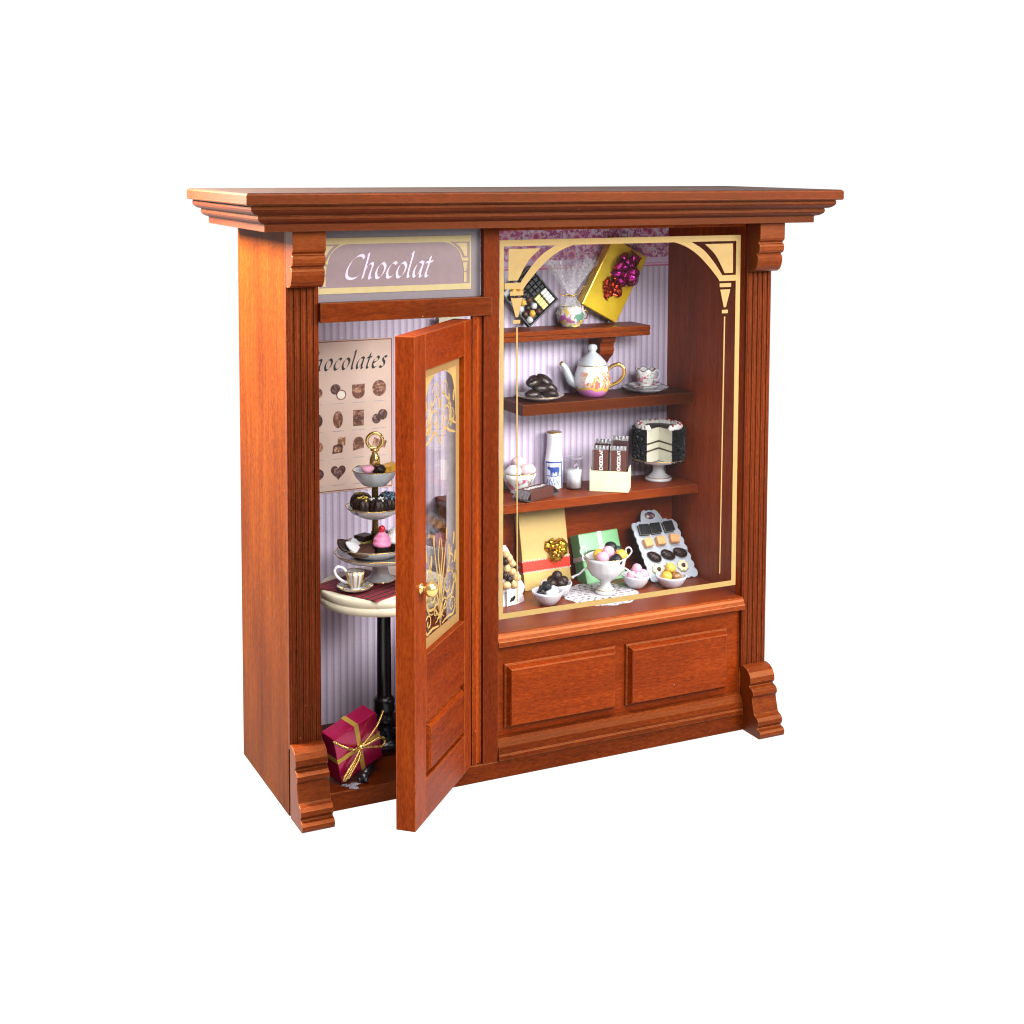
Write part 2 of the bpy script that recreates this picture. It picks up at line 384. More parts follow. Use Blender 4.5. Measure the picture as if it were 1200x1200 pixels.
# cornice: one moulding mitred round front and sides
def arc(cx, cz, r, a0, a1, n=5): return [(cx + r*cos(rad(a0+(a1-a0)*i/n)), cz + r*sin(rad(a0+(a1-a0)*i/n))) for i in range(n+1)]
cp = [(0, 28.45), (2.40, 28.45), (2.46, 28.40), (2.46, 28.02), (2.42, 27.96), (2.20, 27.95), (2.17, 27.92)]
cp += [(2.20, 27.86), (2.20, 27.78), (2.15, 27.68), (2.06, 27.60), (1.94, 27.54), (1.80, 27.52), (1.77, 27.49)]
cp += [(1.80, 27.44), (1.80, 27.36), (1.75, 27.27), (1.66, 27.20), (1.56, 27.15), (1.44, 27.13), (1.41, 27.09), (1.41, 26.80), (1.39, 26.78), (0, 26.78)]
m = MB(); n = len(cp); vs = []
for o, z in cp: vs += [(-o, D, z), (-o, -o*1.01, z), (W+o, -o*1.01, z), (W+o, D, z)]
fs = []
for i in range(n-1):
    for k in range(3): fs.append((4*i+k, 4*i+k+1, 4*(i+1)+k+1, 4*(i+1)+k))
fs += [(0,1,2,3), (4*(n-1), 4*(n-1)+1, 4*(n-1)+2, 4*(n-1)+3)]
m.add(vs, fs)
m.add([vs[4*i] for i in range(n)] , [tuple(range(n))]); m.add([vs[4*i+3] for i in range(n)], [tuple(range(n))])
co_ = m.build('cornice', wood('mahogany_cornice', 'x', mul=.50, seed=13, rough=.5, spec=.12, tint=(1,.85,1.5)), SH, bevel=.012, seg=1)

m = MB(); m.box(-2.38, -2.38, 28.452, W+2.38, D-.02, 28.475); m.build('dark_top_sheet', plain('painted_top_reflection', (.030,.017,.016), .75, 0, .08, var=.3), co_)  # added sheet, coloured as the dark reflection on the cornice top
# fluted pilasters with corbel and scrolled foot
def pilaster(x0, mw, mc):
    w = 1.5; pr = [(0, .45), (0, .26)]
    step = w/5
    for k in range(5):
        a = k*step
        if k: pr += [(a-.065, .235), (a-.040, .285), (a+.040, .285), (a+.065, .235)]
        for t in (.3, .5, .7): pr.append((a + step*t, .222 - .02*sin(PI*t)))
    pr += [(w, .26), (w, .45)]
    m = MB(); m.prism([(x0+a, b) for a, b in pr], 3.2, 26.78, 'xy')
    pl = m.build('pilaster', mw, SH)
    # corbel: side profile in (y, z)
    zt = 26.78
    c = [(.215, zt), (-.88, zt), (-.88, 25.98), (-.84, 25.88), (-.72, 25.80), (-.70, 25.72), (-.80, 25.68), (-.84, 25.58), (-.83, 25.38), (-.76, 25.26), (-.60, 25.20), (-.56, 25.14), (-.64, 25.10), (-.70, 25.00), (-.69, 24.80), (-.62, 24.55), (-.48, 24.36), (-.28, 24.26), (.0, 24.25), (.215, 24.25)]
    m = MB(); m.prism(c, x0-.01, x0+1.51, 'yz'); m.build('corbel', mc, pl, bevel=.03)
    f = [(.215, 0), (-1.46, 0), (-1.58, .05), (-1.63, .18), (-1.62, .32), (-1.52, .44), (-1.34, .47), (-1.28, .52), (-1.36, .60), (-1.42, .72), (-1.40, .90), (-1.28, 1.04), (-1.10, 1.10), (-1.02, 1.16),
         (-.95, 1.40), (-.86, 1.70), (-.80, 1.96), (-.86, 2.04), (-.92, 2.14), (-.88, 2.32), (-.74, 2.44), (-.56, 2.48), (-.52, 2.54), (-.62, 2.62), (-.68, 2.74), (-.64, 2.98), (-.50, 3.22), (-.26, 3.39), (.0, 3.45), (.215, 3.45)]
    m = MB(); m.prism(f, x0-.01, x0+1.51, 'yz'); m.build('foot', mc, pl, bevel=.03)
W_COR = wood('mahogany_corbel', 'x', mul=.9, seed=14, spec=.16, rough=.4)
pilaster(0, wood('mahogany_pilaster', 'z', mul=.74, tint=(1,.86,1.3), seed=15), W_COR)
pilaster(24.5, wood('mahogany_pilaster_dark', 'z', mul=.78, tint=(1,.86,1.3), seed=16), W_COR)

# post between door and window, jamb, transom rail
one_box('dividing_post', (9.49, 0, .865, 10.30, .36, 26.775), W_V, bevel=.03)
one_box('door_jamb', (8.93, .03, .885, 9.18, .30, 22.6), W_DOOR, bevel=.02)
one_box('door_jamb', (9.185, .24, .885, 9.485, .42, 22.6), W_DARK, bevel=.0)
m = MB(); m.box(1.48, -.10, 22.62, 9.88, .9, 23.50); m.build('transom_rail', W_H, SH, bevel=.03)
m = MB(); m.box(9.882, -.012, 22.64, 9.93, .02, 23.48); m.build('notch_shade_strip', plain('painted_gap_shade', (.03,.012,.008), .8), SH)  # thin dark strip painted as the shade in the gap beside the rail

# sign over the door
SIGNM = plain('mauve_sign_paint', (.150,.102,.108), .35, 0, .4, var=.05); SIGNO = plain('grey_mauve_sign_edge', (.13,.108,.118), .3, 0, .4, var=.05)
m = MB(); m.box(1.47, .36, 23.50, 9.485, .5, 26.77); sg = m.build('sign_board', SIGNO, SH)
def flat(y, t=.012):
    return lambda a, b: (a, y, b)
m = MB()
m.prism([(1.62,24.13),(8.92,24.13),(8.92,26.10),(1.62,26.10)], .345, .36); m.build('sign_field', SIGNM, sg)
m = MB(); fy0, fy1 = .33, .346
def strip(x0, z0, x1, z1): m.prism([(x0,z0),(x1,z0),(x1,z1),(x0,z1)], fy0, fy1)
strip(1.50, 26.09, 8.98, 26.38); strip(1.50, 23.86, 8.98, 24.13); strip(8.90, 24.131, 8.98, 26.089); strip(1.50, 24.131, 1.58, 26.089)
def sign_corner(s, xe):
    X = lambda d: xe + s*d
    q = [(X(1.15), 26.10)]; P = []
    outer = [(1.30,26.09),(.98,26.0),(.72,25.83),(.54,25.62),(.44,25.36),(.42,25.2)]
    inner = [(1.02,26.09),(.86,25.99),(.64,25.80),(.46,25.56),(.36,25.34),(.08,25.34)]
    m.prism([(X(a),b) for a,b in outer] + [(X(.08),25.2)] + [(X(a),b) for a,b in inner[::-1]], fy0, fy1)
    m.prism([(X(.72),26.03),(X(.14),26.03),(X(.14),25.42),(X(.28),25.42),(X(.36),25.62),(X(.52),25.85)], fy0, fy1)
    m.prism([(X(.36),25.12),(X(.12),25.12),(X(.18),24.72),(X(.30),24.72)], fy0, fy1)
    m.prism([(X(.31),24.66),(X(.17),24.66),(X(.17),24.20),(X(.31),24.20)], fy0, fy1)
sign_corner(-1, 8.92); sign_corner(1, 1.56)
m.build('gilt_border', GOLDPALE, sg)
m = MB(); write_italic(m, 'Chocolat', 2.72, 24.52, .70, lambda a, b: (a, .338, b), slant=.26, nibw=.22, sp=1.03)
LETTER = plain('pale_lilac_lettering', (.42,.33,.43), .4, var=.03)
m.build('lettering', LETTER, sg)

# base under the window: board, two raised panels, lower moulding, sill
one_box('base_board', (10.30, .50, .86, 24.5, .9, 6.46), W_PAN, bevel=0)
def raised(x0, z0, x1, z1, y0, mat, parent, name='raised_panel', d=.50, b=.24):
    m = MB(); st = [(0, y0), (.0, y0-.10), (.05, y0-.14), (.09, y0-.14), (.10, y0-.22), (.14, y0-.30), (b-.05, y0-d+.05), (b, y0-d)]
    vs = []
    for o, y in st: vs += [(x0+o, y, z0+o), (x1-o, y, z0+o), (x1-o, y, z1-o), (x0+o, y, z1-o)]
    fs = []
    for i in range(len(st)-1):
        for k in range(4): fs.append((4*i+k, 4*i+(k+1)%4, 4*(i+1)+(k+1)%4, 4*(i+1)+k))
    k = 4*(len(st)-1); fs += [(k, k+1, k+2, k+3), (0,1,2,3)]
    m.add(vs, fs); return m.build(name, mat, parent, bevel=.012, seg=1)
raised(10.80, 2.30, 16.98, 5.50, .498, W_PAN, SH)
raised(17.58, 2.30, 23.66, 5.50, .498, W_PAN, SH)
lm = [(.5,.90), (-.11,.90), (-.13,.92), (-.13,1.14), (-.11,1.17), (-.07,1.20), (-.08,1.34), (-.04,1.56), (.06,1.76), (.20,1.90), (.34,1.95), (.5,1.95)]
m = MB(); m.prism(lm, 10.305, 24.42, 'yz'); m.build('base_moulding', W_H, SH, bevel=.01, seg=1)
sl = [(7.42,6.47), (.0,6.47), (-.03,6.50), (-.03,6.72), (-.005,6.76), (.03,6.78), (.07,6.90), (.13,7.01), (.20,7.08), (.28,7.1), (7.42,7.1)]
m = MB(); m.prism(sl, 10.305, 24.50, 'yz'); m.build('window_sill', wood('mahogany_sill', 'x', mul=1.35, seed=18, rough=.36, spec=.2), SH, bevel=.01, seg=1)

# shelves
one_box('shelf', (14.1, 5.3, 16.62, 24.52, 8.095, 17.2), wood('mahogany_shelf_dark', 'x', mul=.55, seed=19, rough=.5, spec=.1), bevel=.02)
one_box('shelf', (10.36, 4.7, 11.72, 24.52, 8.095, 12.2), W_SH, bevel=.02)
bs = [(8.09, 20.40), (6.10, 20.40), (6.02, 20.44), (6.02, 20.62), (6.08, 20.66), (6.02, 20.70), (6.0, 20.74), (6.0, 20.92), (6.03, 20.95), (8.09, 20.95)]
m = MB(); m.prism(bs, 9.95, 22.15, 'yz'); bsh = m.build('bracket_shelf', W_BR, SH, bevel=.01, seg=1)
for bx in (12.4, 19.45):
    br = [(8.09, 20.40), (6.55, 20.40), (6.50, 20.28), (6.56, 20.12), (6.72, 19.98), (6.76, 19.80), (6.70, 19.62), (6.78, 19.40), (6.98, 19.22), (7.22, 19.05), (7.45, 18.80), (7.60, 18.55), (8.09, 18.5)]
    m = MB(); m.prism(br, bx, bx+.85, 'yz'); m.build('bracket', W_BR, bsh, bevel=.02)

# window pane with gilt transfer
PANE = glass('window_glass', ior=1.45, gain=.22)
m = MB(); m.box(10.42, .30, 7.12, 24.12, .36, 26.18); pane = m.build('window_pane', PANE, SH)
m = MB(); fy0, fy1 = .288, .299
strip(10.44, 25.82, 24.09, 26.12); strip(23.82, 8.05, 24.09, 25.819); strip(10.44, 8.05, 10.66, 25.819); strip(10.44, 7.78, 24.09, 8.049)
def mirror_corner(s, xe):
    X = lambda a: xe + s*(24.09 - a)
    lower = smooth_pts([(19.9,25.825),(20.22,25.79),(20.85,25.56),(21.49,25.16),(22.14,24.57),(22.67,23.99),(22.83,23.77)], 4)
    upper = smooth_pts([(21.10,25.825),(21.81,25.42),(22.33,24.92),(22.79,24.36),(22.99,24.07)], 4)
    m.prism([(X(a),b) for a,b in lower] + [(X(23.83),23.77),(X(23.83),24.07)] + [(X(a),b) for a,b in upper[::-1]], fy0, fy1)
    inner = smooth_pts([(21.92,25.69),(22.58,25.10),(23.13,24.18)], 5)
    m.prism([(X(a),b) for a,b in inner] + [(X(23.64),24.18),(X(23.62),25.69)], fy0, fy1)
    for poly in ([(22.84,23.66),(23.54,23.66),(23.54,23.46),(22.84,23.46)], [(22.88,23.34),(23.50,23.34),(23.24,22.42),(23.11,22.42)],
                 [(23.00,22.29),(23.36,22.29),(23.36,22.11),(23.00,22.11)], [(23.13,21.94),(23.21,21.94),(23.13,8.5),(23.07,8.5)]):
        m.prism([(X(a),b) for a,b in poly], fy0, fy1)
mirror_corner(-1, 24.09); mirror_corner(1, 10.44)
m.build('gilt_transfer', GOLDTRIM, pane)

# ------------------------------------------------------------------ the open door (local x from hinge to free edge, y out of its face)
TH = rad(227.0)
DO = Vector((8.86, -.03, .90)); DH = 21.57
m = MB(); dw = 7.31
m.box(0, -.9, 0, .96, 0, DH); m.box(5.97, -.9, 0, dw, 0, DH)
m.cur = 1; m.box(.962, -.9, 19.95, 5.968, -.004, DH); m.box(.962, -.9, 0, 5.968, -.004, 1.85); m.box(.962, -.9, 4.45, 5.968, -.004, 7.42); m.box(.962, -.65, 1.851, 5.968, -.25, 4.449)
door = m.build('door', [W_DOOR, W_DOORH], SH, bevel=.03, loc=DO, rot=(0,0,TH)); door['label'] = 'mahogany door standing open with gilt glass'
def door_panel(sgn):
    m = MB(); y0 = -.002; st = [(0, 0), (.0, .07), (.05, .10), (.10, .10), (.11, .16), (.16, .26), (.24, .34), (.30, .36)]
    x0, z0, x1, z1 = 1.10, 1.97, 5.84, 4.33; vs = []; fs = []
    for o, y in st:
        yy = -.251 + y if sgn > 0 else -.649 - y
        vs += [(x0+o, yy, z0+o), (x1-o, yy, z0+o), (x1-o, yy, z1-o), (x0+o, yy, z1-o)]
    for i in range(len(st)-1):
        for k in range(4): fs.append((4*i+k, 4*i+(k+1)%4, 4*(i+1)+(k+1)%4, 4*(i+1)+k))
    k = 4*(len(st)-1); fs += [(k, k+1, k+2, k+3), (0,1,2,3)]
    m.add(vs, fs); m.build('door_panel', W_DOORH, door, bevel=.012, seg=1)
door_panel(1); door_panel(-1)
DG = glass('door_glass', ior=1.5, gain=.9, dirt=.01)
m = MB(); m.box(.965, -.34, 7.425, 5.965, -.28, 19.945); m.build('door_pane', DG, door)
m = MB(); m.box(.9625, -.895, 7.43, .985, -.345, 19.94); m.build('pale_reveal_strip', plain('pale_reveal_white', (.62,.58,.62), .3, 0, .4), door)  # pale strip lining the hinge-side reveal behind the glass
dp = lambda a, b: (a, -.272, b)
m = MB()
def dstrip(x0, z0, x1, z1): m.prism([(x0,z0),(x1,z0),(x1,z1),(x0,z1)], -.279, -.268)
dstrip(.99, 7.44, 1.45, 19.93); dstrip(5.5, 7.9, 5.94, 19.93); dstrip(1.451, 7.44, 5.94, 7.899); dstrip(1.451, 19.55, 5.499, 19.93)
m.build('gilt_border', plain('door_gilding', (.30,.17,.06), .45, .3, .4, var=.06), door)
m = MB()
def spiral(cx, cz, r0, r1, a0, turns, s=1, w=.09):
    q = []
    nn = 30
    for i in range(nn+1):
        t = i/nn; r = r0 + (r1-r0)*t; a = rad(a0) + s*2*PI*turns*t
        q.append((cx + r*cos(a), cz + r*sin(a)))
    ribbon(m, q, w, dp, taper=True, raw=True)
for s in (1, -1):
    X = lambda d: 3.475 + s*d
    # lower plant scrolls
    spiral(X(1.05), 9.6, .85, .12, -100, 1.35, s); spiral(X(.55), 8.75, .5, .08, -80, 1.2, -s, .08)
    spiral(X(1.5), 8.5, .42, .08, 200 if s < 0 else -20, 1.2, s, .075); spiral(X(1.45), 10.6, .5, .1, -60 if s > 0 else 240, 1.1, -s, .075)
    for pts in ([(0,7.9),(.3,9.2),(.9,10.2),(1.5,11.2)], [(0,7.9),(.15,9.6),(.55,10.9),(.75,11.7)], [(0,8.2),(.7,8.9),(1.5,9.1),(1.9,9.9)], [(.1,9.0),(.05,10.2),(.25,11.2),(.05,12.0)], [(.2,8.0),(1.0,8.1),(1.7,8.05),(1.95,8.5)]):
        ribbon(m, [(X(a), b) for a, b in pts], .11, dp, taper=True)
    for a, b, an in ((1.7,11.3,70),(1.2,10.9,110),(1.85,10.4,60),(.8,11.75,85),(1.9,9.4,40)):
        ribbon(m, [(X(a), b), (X(a)+s*.16*cos(rad(an)), b+.25), (X(a)+s*.30*cos(rad(an)), b+.55)], .17, dp, taper=True)
    # upper arch and its flourish
    for pts in ([(2.02,17.3),(1.95,18.4),(1.5,19.2),(.7,19.55)], [(2.02,16.9),(1.5,17.2),(1.2,18.0),(.3,18.6)], [(0,16.3),(.6,16.9),(1.2,16.7),(1.95,16.5)]):
        ribbon(m, [(X(a), b) for a, b in pts], .13, dp, taper=True)
    m.prism([(X(2.02),19.55),(X(1.0),19.55),(X(1.55),19.1),(X(1.85),18.5),(X(2.02),17.9)], -.279, -.268)
    spiral(X(.7), 17.5, .6, .1, -90, 1.3, s, .09); spiral(X(1.45), 17.3, .4, .08, 90, 1.2, -s, .075); spiral(X(.5), 18.7, .45, .08, 0 if s > 0 else 180, 1.2, s, .075)
    for a, b, an in ((.3,16.9,60),(1.1,17.9,80),(1.7,18.0,70),(.15,17.9,90),(1.3,16.9,50)):
        ribbon(m, [(X(a), b), (X(a)+s*.12*cos(rad(an)), b+.2), (X(a)+s*.26*cos(rad(an)), b+.5)], .16, dp, taper=True)
m.build('gilt_scrollwork', plain('scroll_gilding', (.42,.27,.09), .4, .3, .4, var=.1), door, solid=.008)
m = MB()
m.M = Matrix.Translation((6.62, 0, 10.58)) @ Matrix.Rotation(-PI/2, 4, 'X')
m.lathe([(0,0),(.24,.0),(.24,.04),(.14,.08),(.11,.16),(.15,.22),(.27,.28),(.33,.38),(.345,.50),(.30,.65),(.18,.76),(0,.80)], 32)
m.build('door_knob', BRASS, door)

# ================================================================== BEHIND THE DOOR
# poster
PAPER = plain('poster_paper', (.60,.445,.375), .5, 0, .25, var=.08, vs=.5)
po = thing('chocolate_poster', 'printed chocolates poster pasted on striped wallpaper behind the door', 'poster', (5.55, 8.095, 16.9))
m = MB(); m.box(-2.42, -.05, -3.93, 2.42, 0, 3.87); m.build('sheet', PAPER, po)
m = MB()
for a in ([(-2.36,-3.86),(2.36,-3.86)], [(2.36,-3.86),(2.36,3.80)], [(2.36,3.80),(-2.36,3.80)], [(-2.36,3.80),(-2.36,-3.86)]):
    ribbon(m, a, .05, lambda x, z: (x, -.056, z))
m.build('border_line', plain('poster_border_ink', (.22,.06,.04), .5), po)
m = MB(); write_italic(m, 'Chocolates', -2.62, 2.36, .57, lambda a, b: (a, -.056, b), slant=.26, nibw=.26, sp=1.16)
m.build('lettering', plain('black_print', (.018,.014,.014), .5), po)
CAP = plain('grey_caption_print', (.40,.34,.36), .6)
for cx in (-1.66,-.55,.55,1.68):
    for cz in (.62,-.80,-2.22,-3.58):
        k = RND.uniform(.28,.36); m = MB(); m.box(cx-k, -.055, cz-.02, cx+k, -.051, cz+.02); m.build('caption', CAP, po)
def printm(name, c, hi):
    m, nt, p, out = new_mat(name); v = coords(nt); n = N(nt, 'ShaderNodeTexNoise', i_Scale=4.5, i_Detail=4.0, i_Distortion=1.0); nt.links.new(v, n.inputs['Vector'])
    r = ramp(nt, n.outputs['Fac'], [(.3,[x*.55 for x in c]),(.52,c),(.68,hi)]); nt.links.new(r.outputs[0], p.inputs['Base Color']); p.inputs['Roughness'].default_value = .4; return m
PR1 = printm('printed_milk_chocolate', (.17,.065,.040), (.42,.22,.16)); PR2 = printm('printed_dark_chocolate', (.075,.030,.026), (.30,.16,.15)); PR3 = printm('printed_praline', (.30,.13,.07), (.62,.38,.24)); PRW = plain('printed_cream', (.70,.62,.54), .5)
PL = 0
def pic(polys, mats, lab):
    global PL
    m = MB()
    for k, (pl, mi) in enumerate(polys):
        m.cur = mi; d = -.0515 - .002*(k+1)
        m.prism(pl, d-.0015, d, 'xz')
    o = m.build('printed_chocolate', mats, po); o['label'] = lab
def ell(cx, cz, rx, rz, n=22): return [(cx+rx*cos(2*PI*i/n), cz+rz*sin(2*PI*i/n)) for i in range(n)]
R4 = (1.22, -.20, -1.55, -2.95); C4 = (-1.66, -.55, .55, 1.68)
r1, r2, r3, r4 = R4; a0, a1, a2, a3 = C4
pic([(ell(a1-.12, r1+.14, .27, .27), 0), (ell(a1+.18, r1-.16, .27, .27), 1), (ell(a1+.18, r1-.16, .21, .21), 2)], [PR2, PR1, PRW], 'two round truffles, one cut to show cream')
pic([([(a2-.34,r1+.32),(a2+.34,r1+.34)] + [(a2+.34*cos(PI*i/10), r1-.08-.34*sin(PI*i/10)) for i in range(11)], 0), (ell(a2, r1+.02, .18, .16), 1)], [PR1, PR3], 'shield shaped milk chocolate')
pic([(ell(a3, r1+.06, .38, .42), 0), ([(a3-.36,r1+.0),(a3+.36,r1+.1),(a3+.36,r1+.15),(a3-.36,r1+.05)], 1), ([(a3-.34,r1+.18),(a3+.34,r1+.26),(a3+.33,r1+.30),(a3-.33,r1+.22)], 1)], [PR1, PR3], 'round textured truffle')
pic([(ell(a1, r2, .26, .44), 0), (ell(a1-.08, r2+.12, .07, .16), 1)], [PR1, PR3], 'oval glossy praline')
m_sw = [([(a2-.29,r2-.40),(a2+.29,r2-.40),(a2+.29,r2+.42),(a2-.29,r2+.42)], 0)]
for i in range(16):
    t = i/15; a = 5.2*PI*t*.6; rr = .24*(1-t*.8); m_sw.append((ell(a2+rr*cos(a), r2-.05+rr*sin(a), .035, .035, 8), 1))
pic(m_sw, [PR1, PR2], 'square chocolate with a swirl')
pic([(ell(a3-.16, r2-.10, .24, .26), 0), (ell(a3+.18, r2+.10, .26, .28), 1), (ell(a3-.16, r2-.10, .10, .12), 1)], [PR2, PR2], 'pair of dark round truffles')
pic([([(a1-.05,r3+.02),(a1+.38,r3+.0),(a1+.40,r3+.44),(a1-.0,r3+.42)], 0), ([(a1-.32,r3-.40),(a1+.22,r3-.36),(a1+.26,r3+.0),(a1+.10,r3+.12),(a1-.26,r3+.02)], 1), (ell(a1-.03, r3-.18, .20, .16), 0)], [PR3, PR2], 'cut nut praline squares')
pic([([(a2-.30,r3-.32),(a2+.28,r3-.20)] + [(a2+.30*cos(PI*i/8), r3+.05+.34*sin(PI*i/8)) for i in range(9)], 0)], [PR1], 'domed milk chocolate')
pic([([(a3-.40,r3-.1),(a3-.12,r3-.2),(a3-.02,r3+.16),(a3-.28,r3+.3)], 1), ([(a3-.1,r3-.2),(a3+.30,r3-.30),(a3+.40,r3+.06),(a3+.02,r3+.18)], 0)], [PR1, PR3], 'cluster of cut chocolates')
hp = [(.40*(16*sin(t)**3)/16, .30*(13*cos(t)-5*cos(2*t)-2*cos(3*t)-cos(4*t))/13) for t in [2*PI*i/28 for i in range(28)]]
pic([([(a1+x, r4+.06+y*1.15) for x, y in hp], 0), (ell(a1-.16, r4+.16, .06, .12, 10), 1)], [PR2, PR1], 'glossy heart shaped chocolate')
pic([(ell(a2, r4, .3, .3), 0)], [PR2], 'round dark chocolate'); pic([(ell(a3, r4, .32, .26), 0)], [PR1], 'oval milk chocolate')
pic([(ell(a0, r1, .3, .3), 0)], [PR1], 'round milk chocolate'); pic([(ell(a0, r2, .3, .36), 0)], [PR2], 'oval dark chocolate')
pic([(ell(a0, r3, .32, .28), 0)], [PR3], 'nut praline'); pic([(ell(a0, r4, .34, .3), 0)], [PR2], 'dark round praline')

# cream card over the door
t = thing('folded_card', 'small cream card corner showing above the open door', 'card', (10.75, 7.4, 20.95), (0, 0, -.3))
m = MB(); m.prism([(-.45,0),(.55,0),(.75,.85),(-.42,.92)], -.02, .02); m.build('card_sheet', CREAM, t, solid=0)
m = MB(); m.prism([(-.45,0),(.55,0),(.75,.85),(-.42,.92)], .25, .29); m.build('card_sheet', CREAM, t, rot=(-.25,0,0))

# round pedestal table
TX, TY, TZ = 5.75, 3.5, 9.35
tb = thing('pedestal_table', 'round cream topped pedestal table with black turned column behind the door', 'table', (TX, TY, .885))
m = MB(); h = TZ-.885
m.lathe([(0,h-.80),(2.90,h-.80),(3.05,h-.76),(3.12,h-.64),(3.12,h-.46),(3.06,h-.40),(3.02,h-.37),(3.06,h-.33),(3.10,h-.24),(3.09,h-.06),(3.02,h),(0,h)], 96)
m.build('tabletop', CREAM, tb)
m = MB()
m.lathe([(0,.30),(.72,.32),(.80,.42),(.62,.60),(.46,.74),(.52,.84),(.40,1.0),(.34,1.3),(.42,1.5),(.50,1.62),(.44,1.78),(.36,1.9),(.46,2.02),(.52,2.2),(.50,2.5),(.54,2.62),(.46,2.74),(.36,2.8),(.36,3.0),(.35,4.6),(.33,6.6),(.36,h-1.42),(.50,h-1.34),(.52,h-1.20),(.42,h-1.10),(.42,h-.90),(.50,h-.84),(.50,h-.802),(0,h-.802)], 40)
for k in range(4):
    pass
m.build('column', BLACK, tb)
for k in range(4):
    a = rad(-126 + 90*k); d = Vector((cos(a), sin(a), 0))
    m = MB(); q = []
    for r, z in ((.35,.95),(.9,1.02),(1.5,.80),(2.2,.46),(2.9,.26),(3.45,.26)): q.append(d*r + Vector((0,0,z)))
    m.tube(q, .27, 12, r2=.17); m.ball(d*3.55 + Vector((0,0,.20)), .235, 16, 10, jit=.05, seed=k)
    for s in (-1, 1): m.ball(d*3.72 + Vector((-d.y, d.x, 0))*.15*s + Vector((0,0,.13)), .125, 12, 8)
    m.build('foot', BLACK, tb)
glue = MB(); glue.lathe([(0,0),(.36,0),(.32,.02),(.2,.03),(0,.034)], 24, fn=lambda r, z, a: (r*(1+.35*sin(3*a)+.2*sin(5*a+1)), z))
tag(glue.build('glue_smear', film('clear_set_glue', (.42,.40,.48), .5, .1), None, loc=(3.02, .42, .886)), 'pale shiny glue smear on the floor under the front table foot', 'glue')

# striped cloth on the table
def striped():
    m, nt, p, out = new_mat('maroon_striped_cloth'); v = coords(nt); sp = N(nt, 'ShaderNodeSeparateXYZ'); nt.links.new(v, sp.inputs[0])
    d = N(nt, 'ShaderNodeMath', operation='MULTIPLY'); d.inputs[1].default_value = 1/.40; nt.links.new(sp.outputs[1], d.inputs[0])
    f = N(nt, 'ShaderNodeMath', operation='FRACT'); nt.links.new(d.outputs[0], f.inputs[0])
    r = ramp(nt, f.outputs[0], [(0,(.17,.010,.018)),(.36,(.20,.015,.024)),(.42,(.016,.004,.010)),(.70,(.025,.005,.012)),(.76,(.34,.05,.06)),(.86,(.17,.010,.018))])
    nt.links.new(r.outputs[0], p.inputs['Base Color']); p.inputs['Roughness'].default_value = .75
    n = N(nt, 'ShaderNodeTexWave', i_Scale=16.0); nt.links.new(v, n.inputs['Vector']); b = N(nt, 'ShaderNodeBump', i_Strength=.2, i_Distance=.02); nt.links.new(n.outputs[0], b.inputs['Height']); nt.links.new(b.outputs[0], p.inputs['Normal'])
    return m
m = MB(); g = 24; vs = []; fs = []
for i in range(g+1):
    for j in range(g+1):
        x = -1.9 + 3.8*i/g; y = -2.1 + 4.2*j/g
        vs.append((x, y, .012 + .008*sin(3*x+1)*sin(2.4*y)))
for i in range(g):
    for j in range(g): fs.append((i*(g+1)+j, (i+1)*(g+1)+j, (i+1)*(g+1)+j+1, i*(g+1)+j+1))
m.add(vs, fs, True)
tag(m.build('table_runner', striped(), None, loc=(5.02, 3.34, TZ+.006), rot=(0,0,rad(28)), solid=.016), 'maroon striped cloth laid across the round table', 'cloth')

# pedestal cake stand and three-tier stand on it
def shell(mb, outer, inner, n=48, fn=None): mb.lathe(outer + inner[::-1], n, fn=fn)
SX, SY, SZ = 5.70, 3.85, TZ+.03
cs = thing('pedestal_cake_stand', 'large white pedestal cake stand with gilt rim under the tiered stand', 'cake stand', (SX, SY, SZ))
wav = lambda r, z, a: (r*(1 + (.012*sin(14*a) if r > 1.2 else 0)), z)
m = MB(); m.lathe([(0,0),(.70,0),(.74,.05),(.70,.12),(.52,.22),(.42,.40),(.38,.70),(.42,.95),(.55,1.04),(1.2,1.10),(1.9,1.20),(2.12,1.34),(2.20,1.44),(2.21,1.47),(2.12,1.46),(1.9,1.32),(1.2,1.24),(0,1.22)], 72, fn=wav)
m.build('plate_and_pedestal', PORC, cs)
def ring(mb, r, z, t, n=72, amp=0, k=14, br=None):
    rr = random.Random(5)
    q = [((r*(1+amp*sin(k*2*PI*i/n)))*cos(2*PI*i/n), (r*(1+amp*sin(k*2*PI*i/n)))*sin(2*PI*i/n), z) for i in range(n)]
    mb.tube(q, t, 6, closed=True)
m = MB(); ring(m, 2.20, 1.465, .028, amp=.012); m.build('gilt_line', GOLD, cs)
m = MB(); ring(m, .745, .06, .026); m.build('gilt_line', GOLD, cs)
TSX, TSY = 5.45, 3.85
ts = thing('tiered_stand', 'three-tier white porcelain stand with gold rod and ring handle', 'cake stand', (TSX, TSY, SZ+1.25))
zz = SZ+1.25                                                   # base height; tiers measured from it
m = MB(); m.lathe([(0,0),(.9,.0),(1.0,.06),(1.5,.30),(1.76,.52),(1.77,.56),(1.70,.57),(1.4,.38),(.9,.20),(0,.18)], 64, fn=lambda r,z,a: (r*(1+(.012*sin(12*a) if r>1 else 0)), z)); m.build('plate', PORC, ts)
m = MB(); m.lathe([(0,1.90),(.55,1.90),(.70,1.95),(1.15,2.20),(1.42,2.46),(1.43,2.50),(1.36,2.50),(1.05,2.30),(.6,2.1),(0,2.08)], 64, fn=lambda r,z,a: (r*(1+(.014*sin(10*a) if r>.9 else 0)), z)); m.build('plate', PORC, ts)
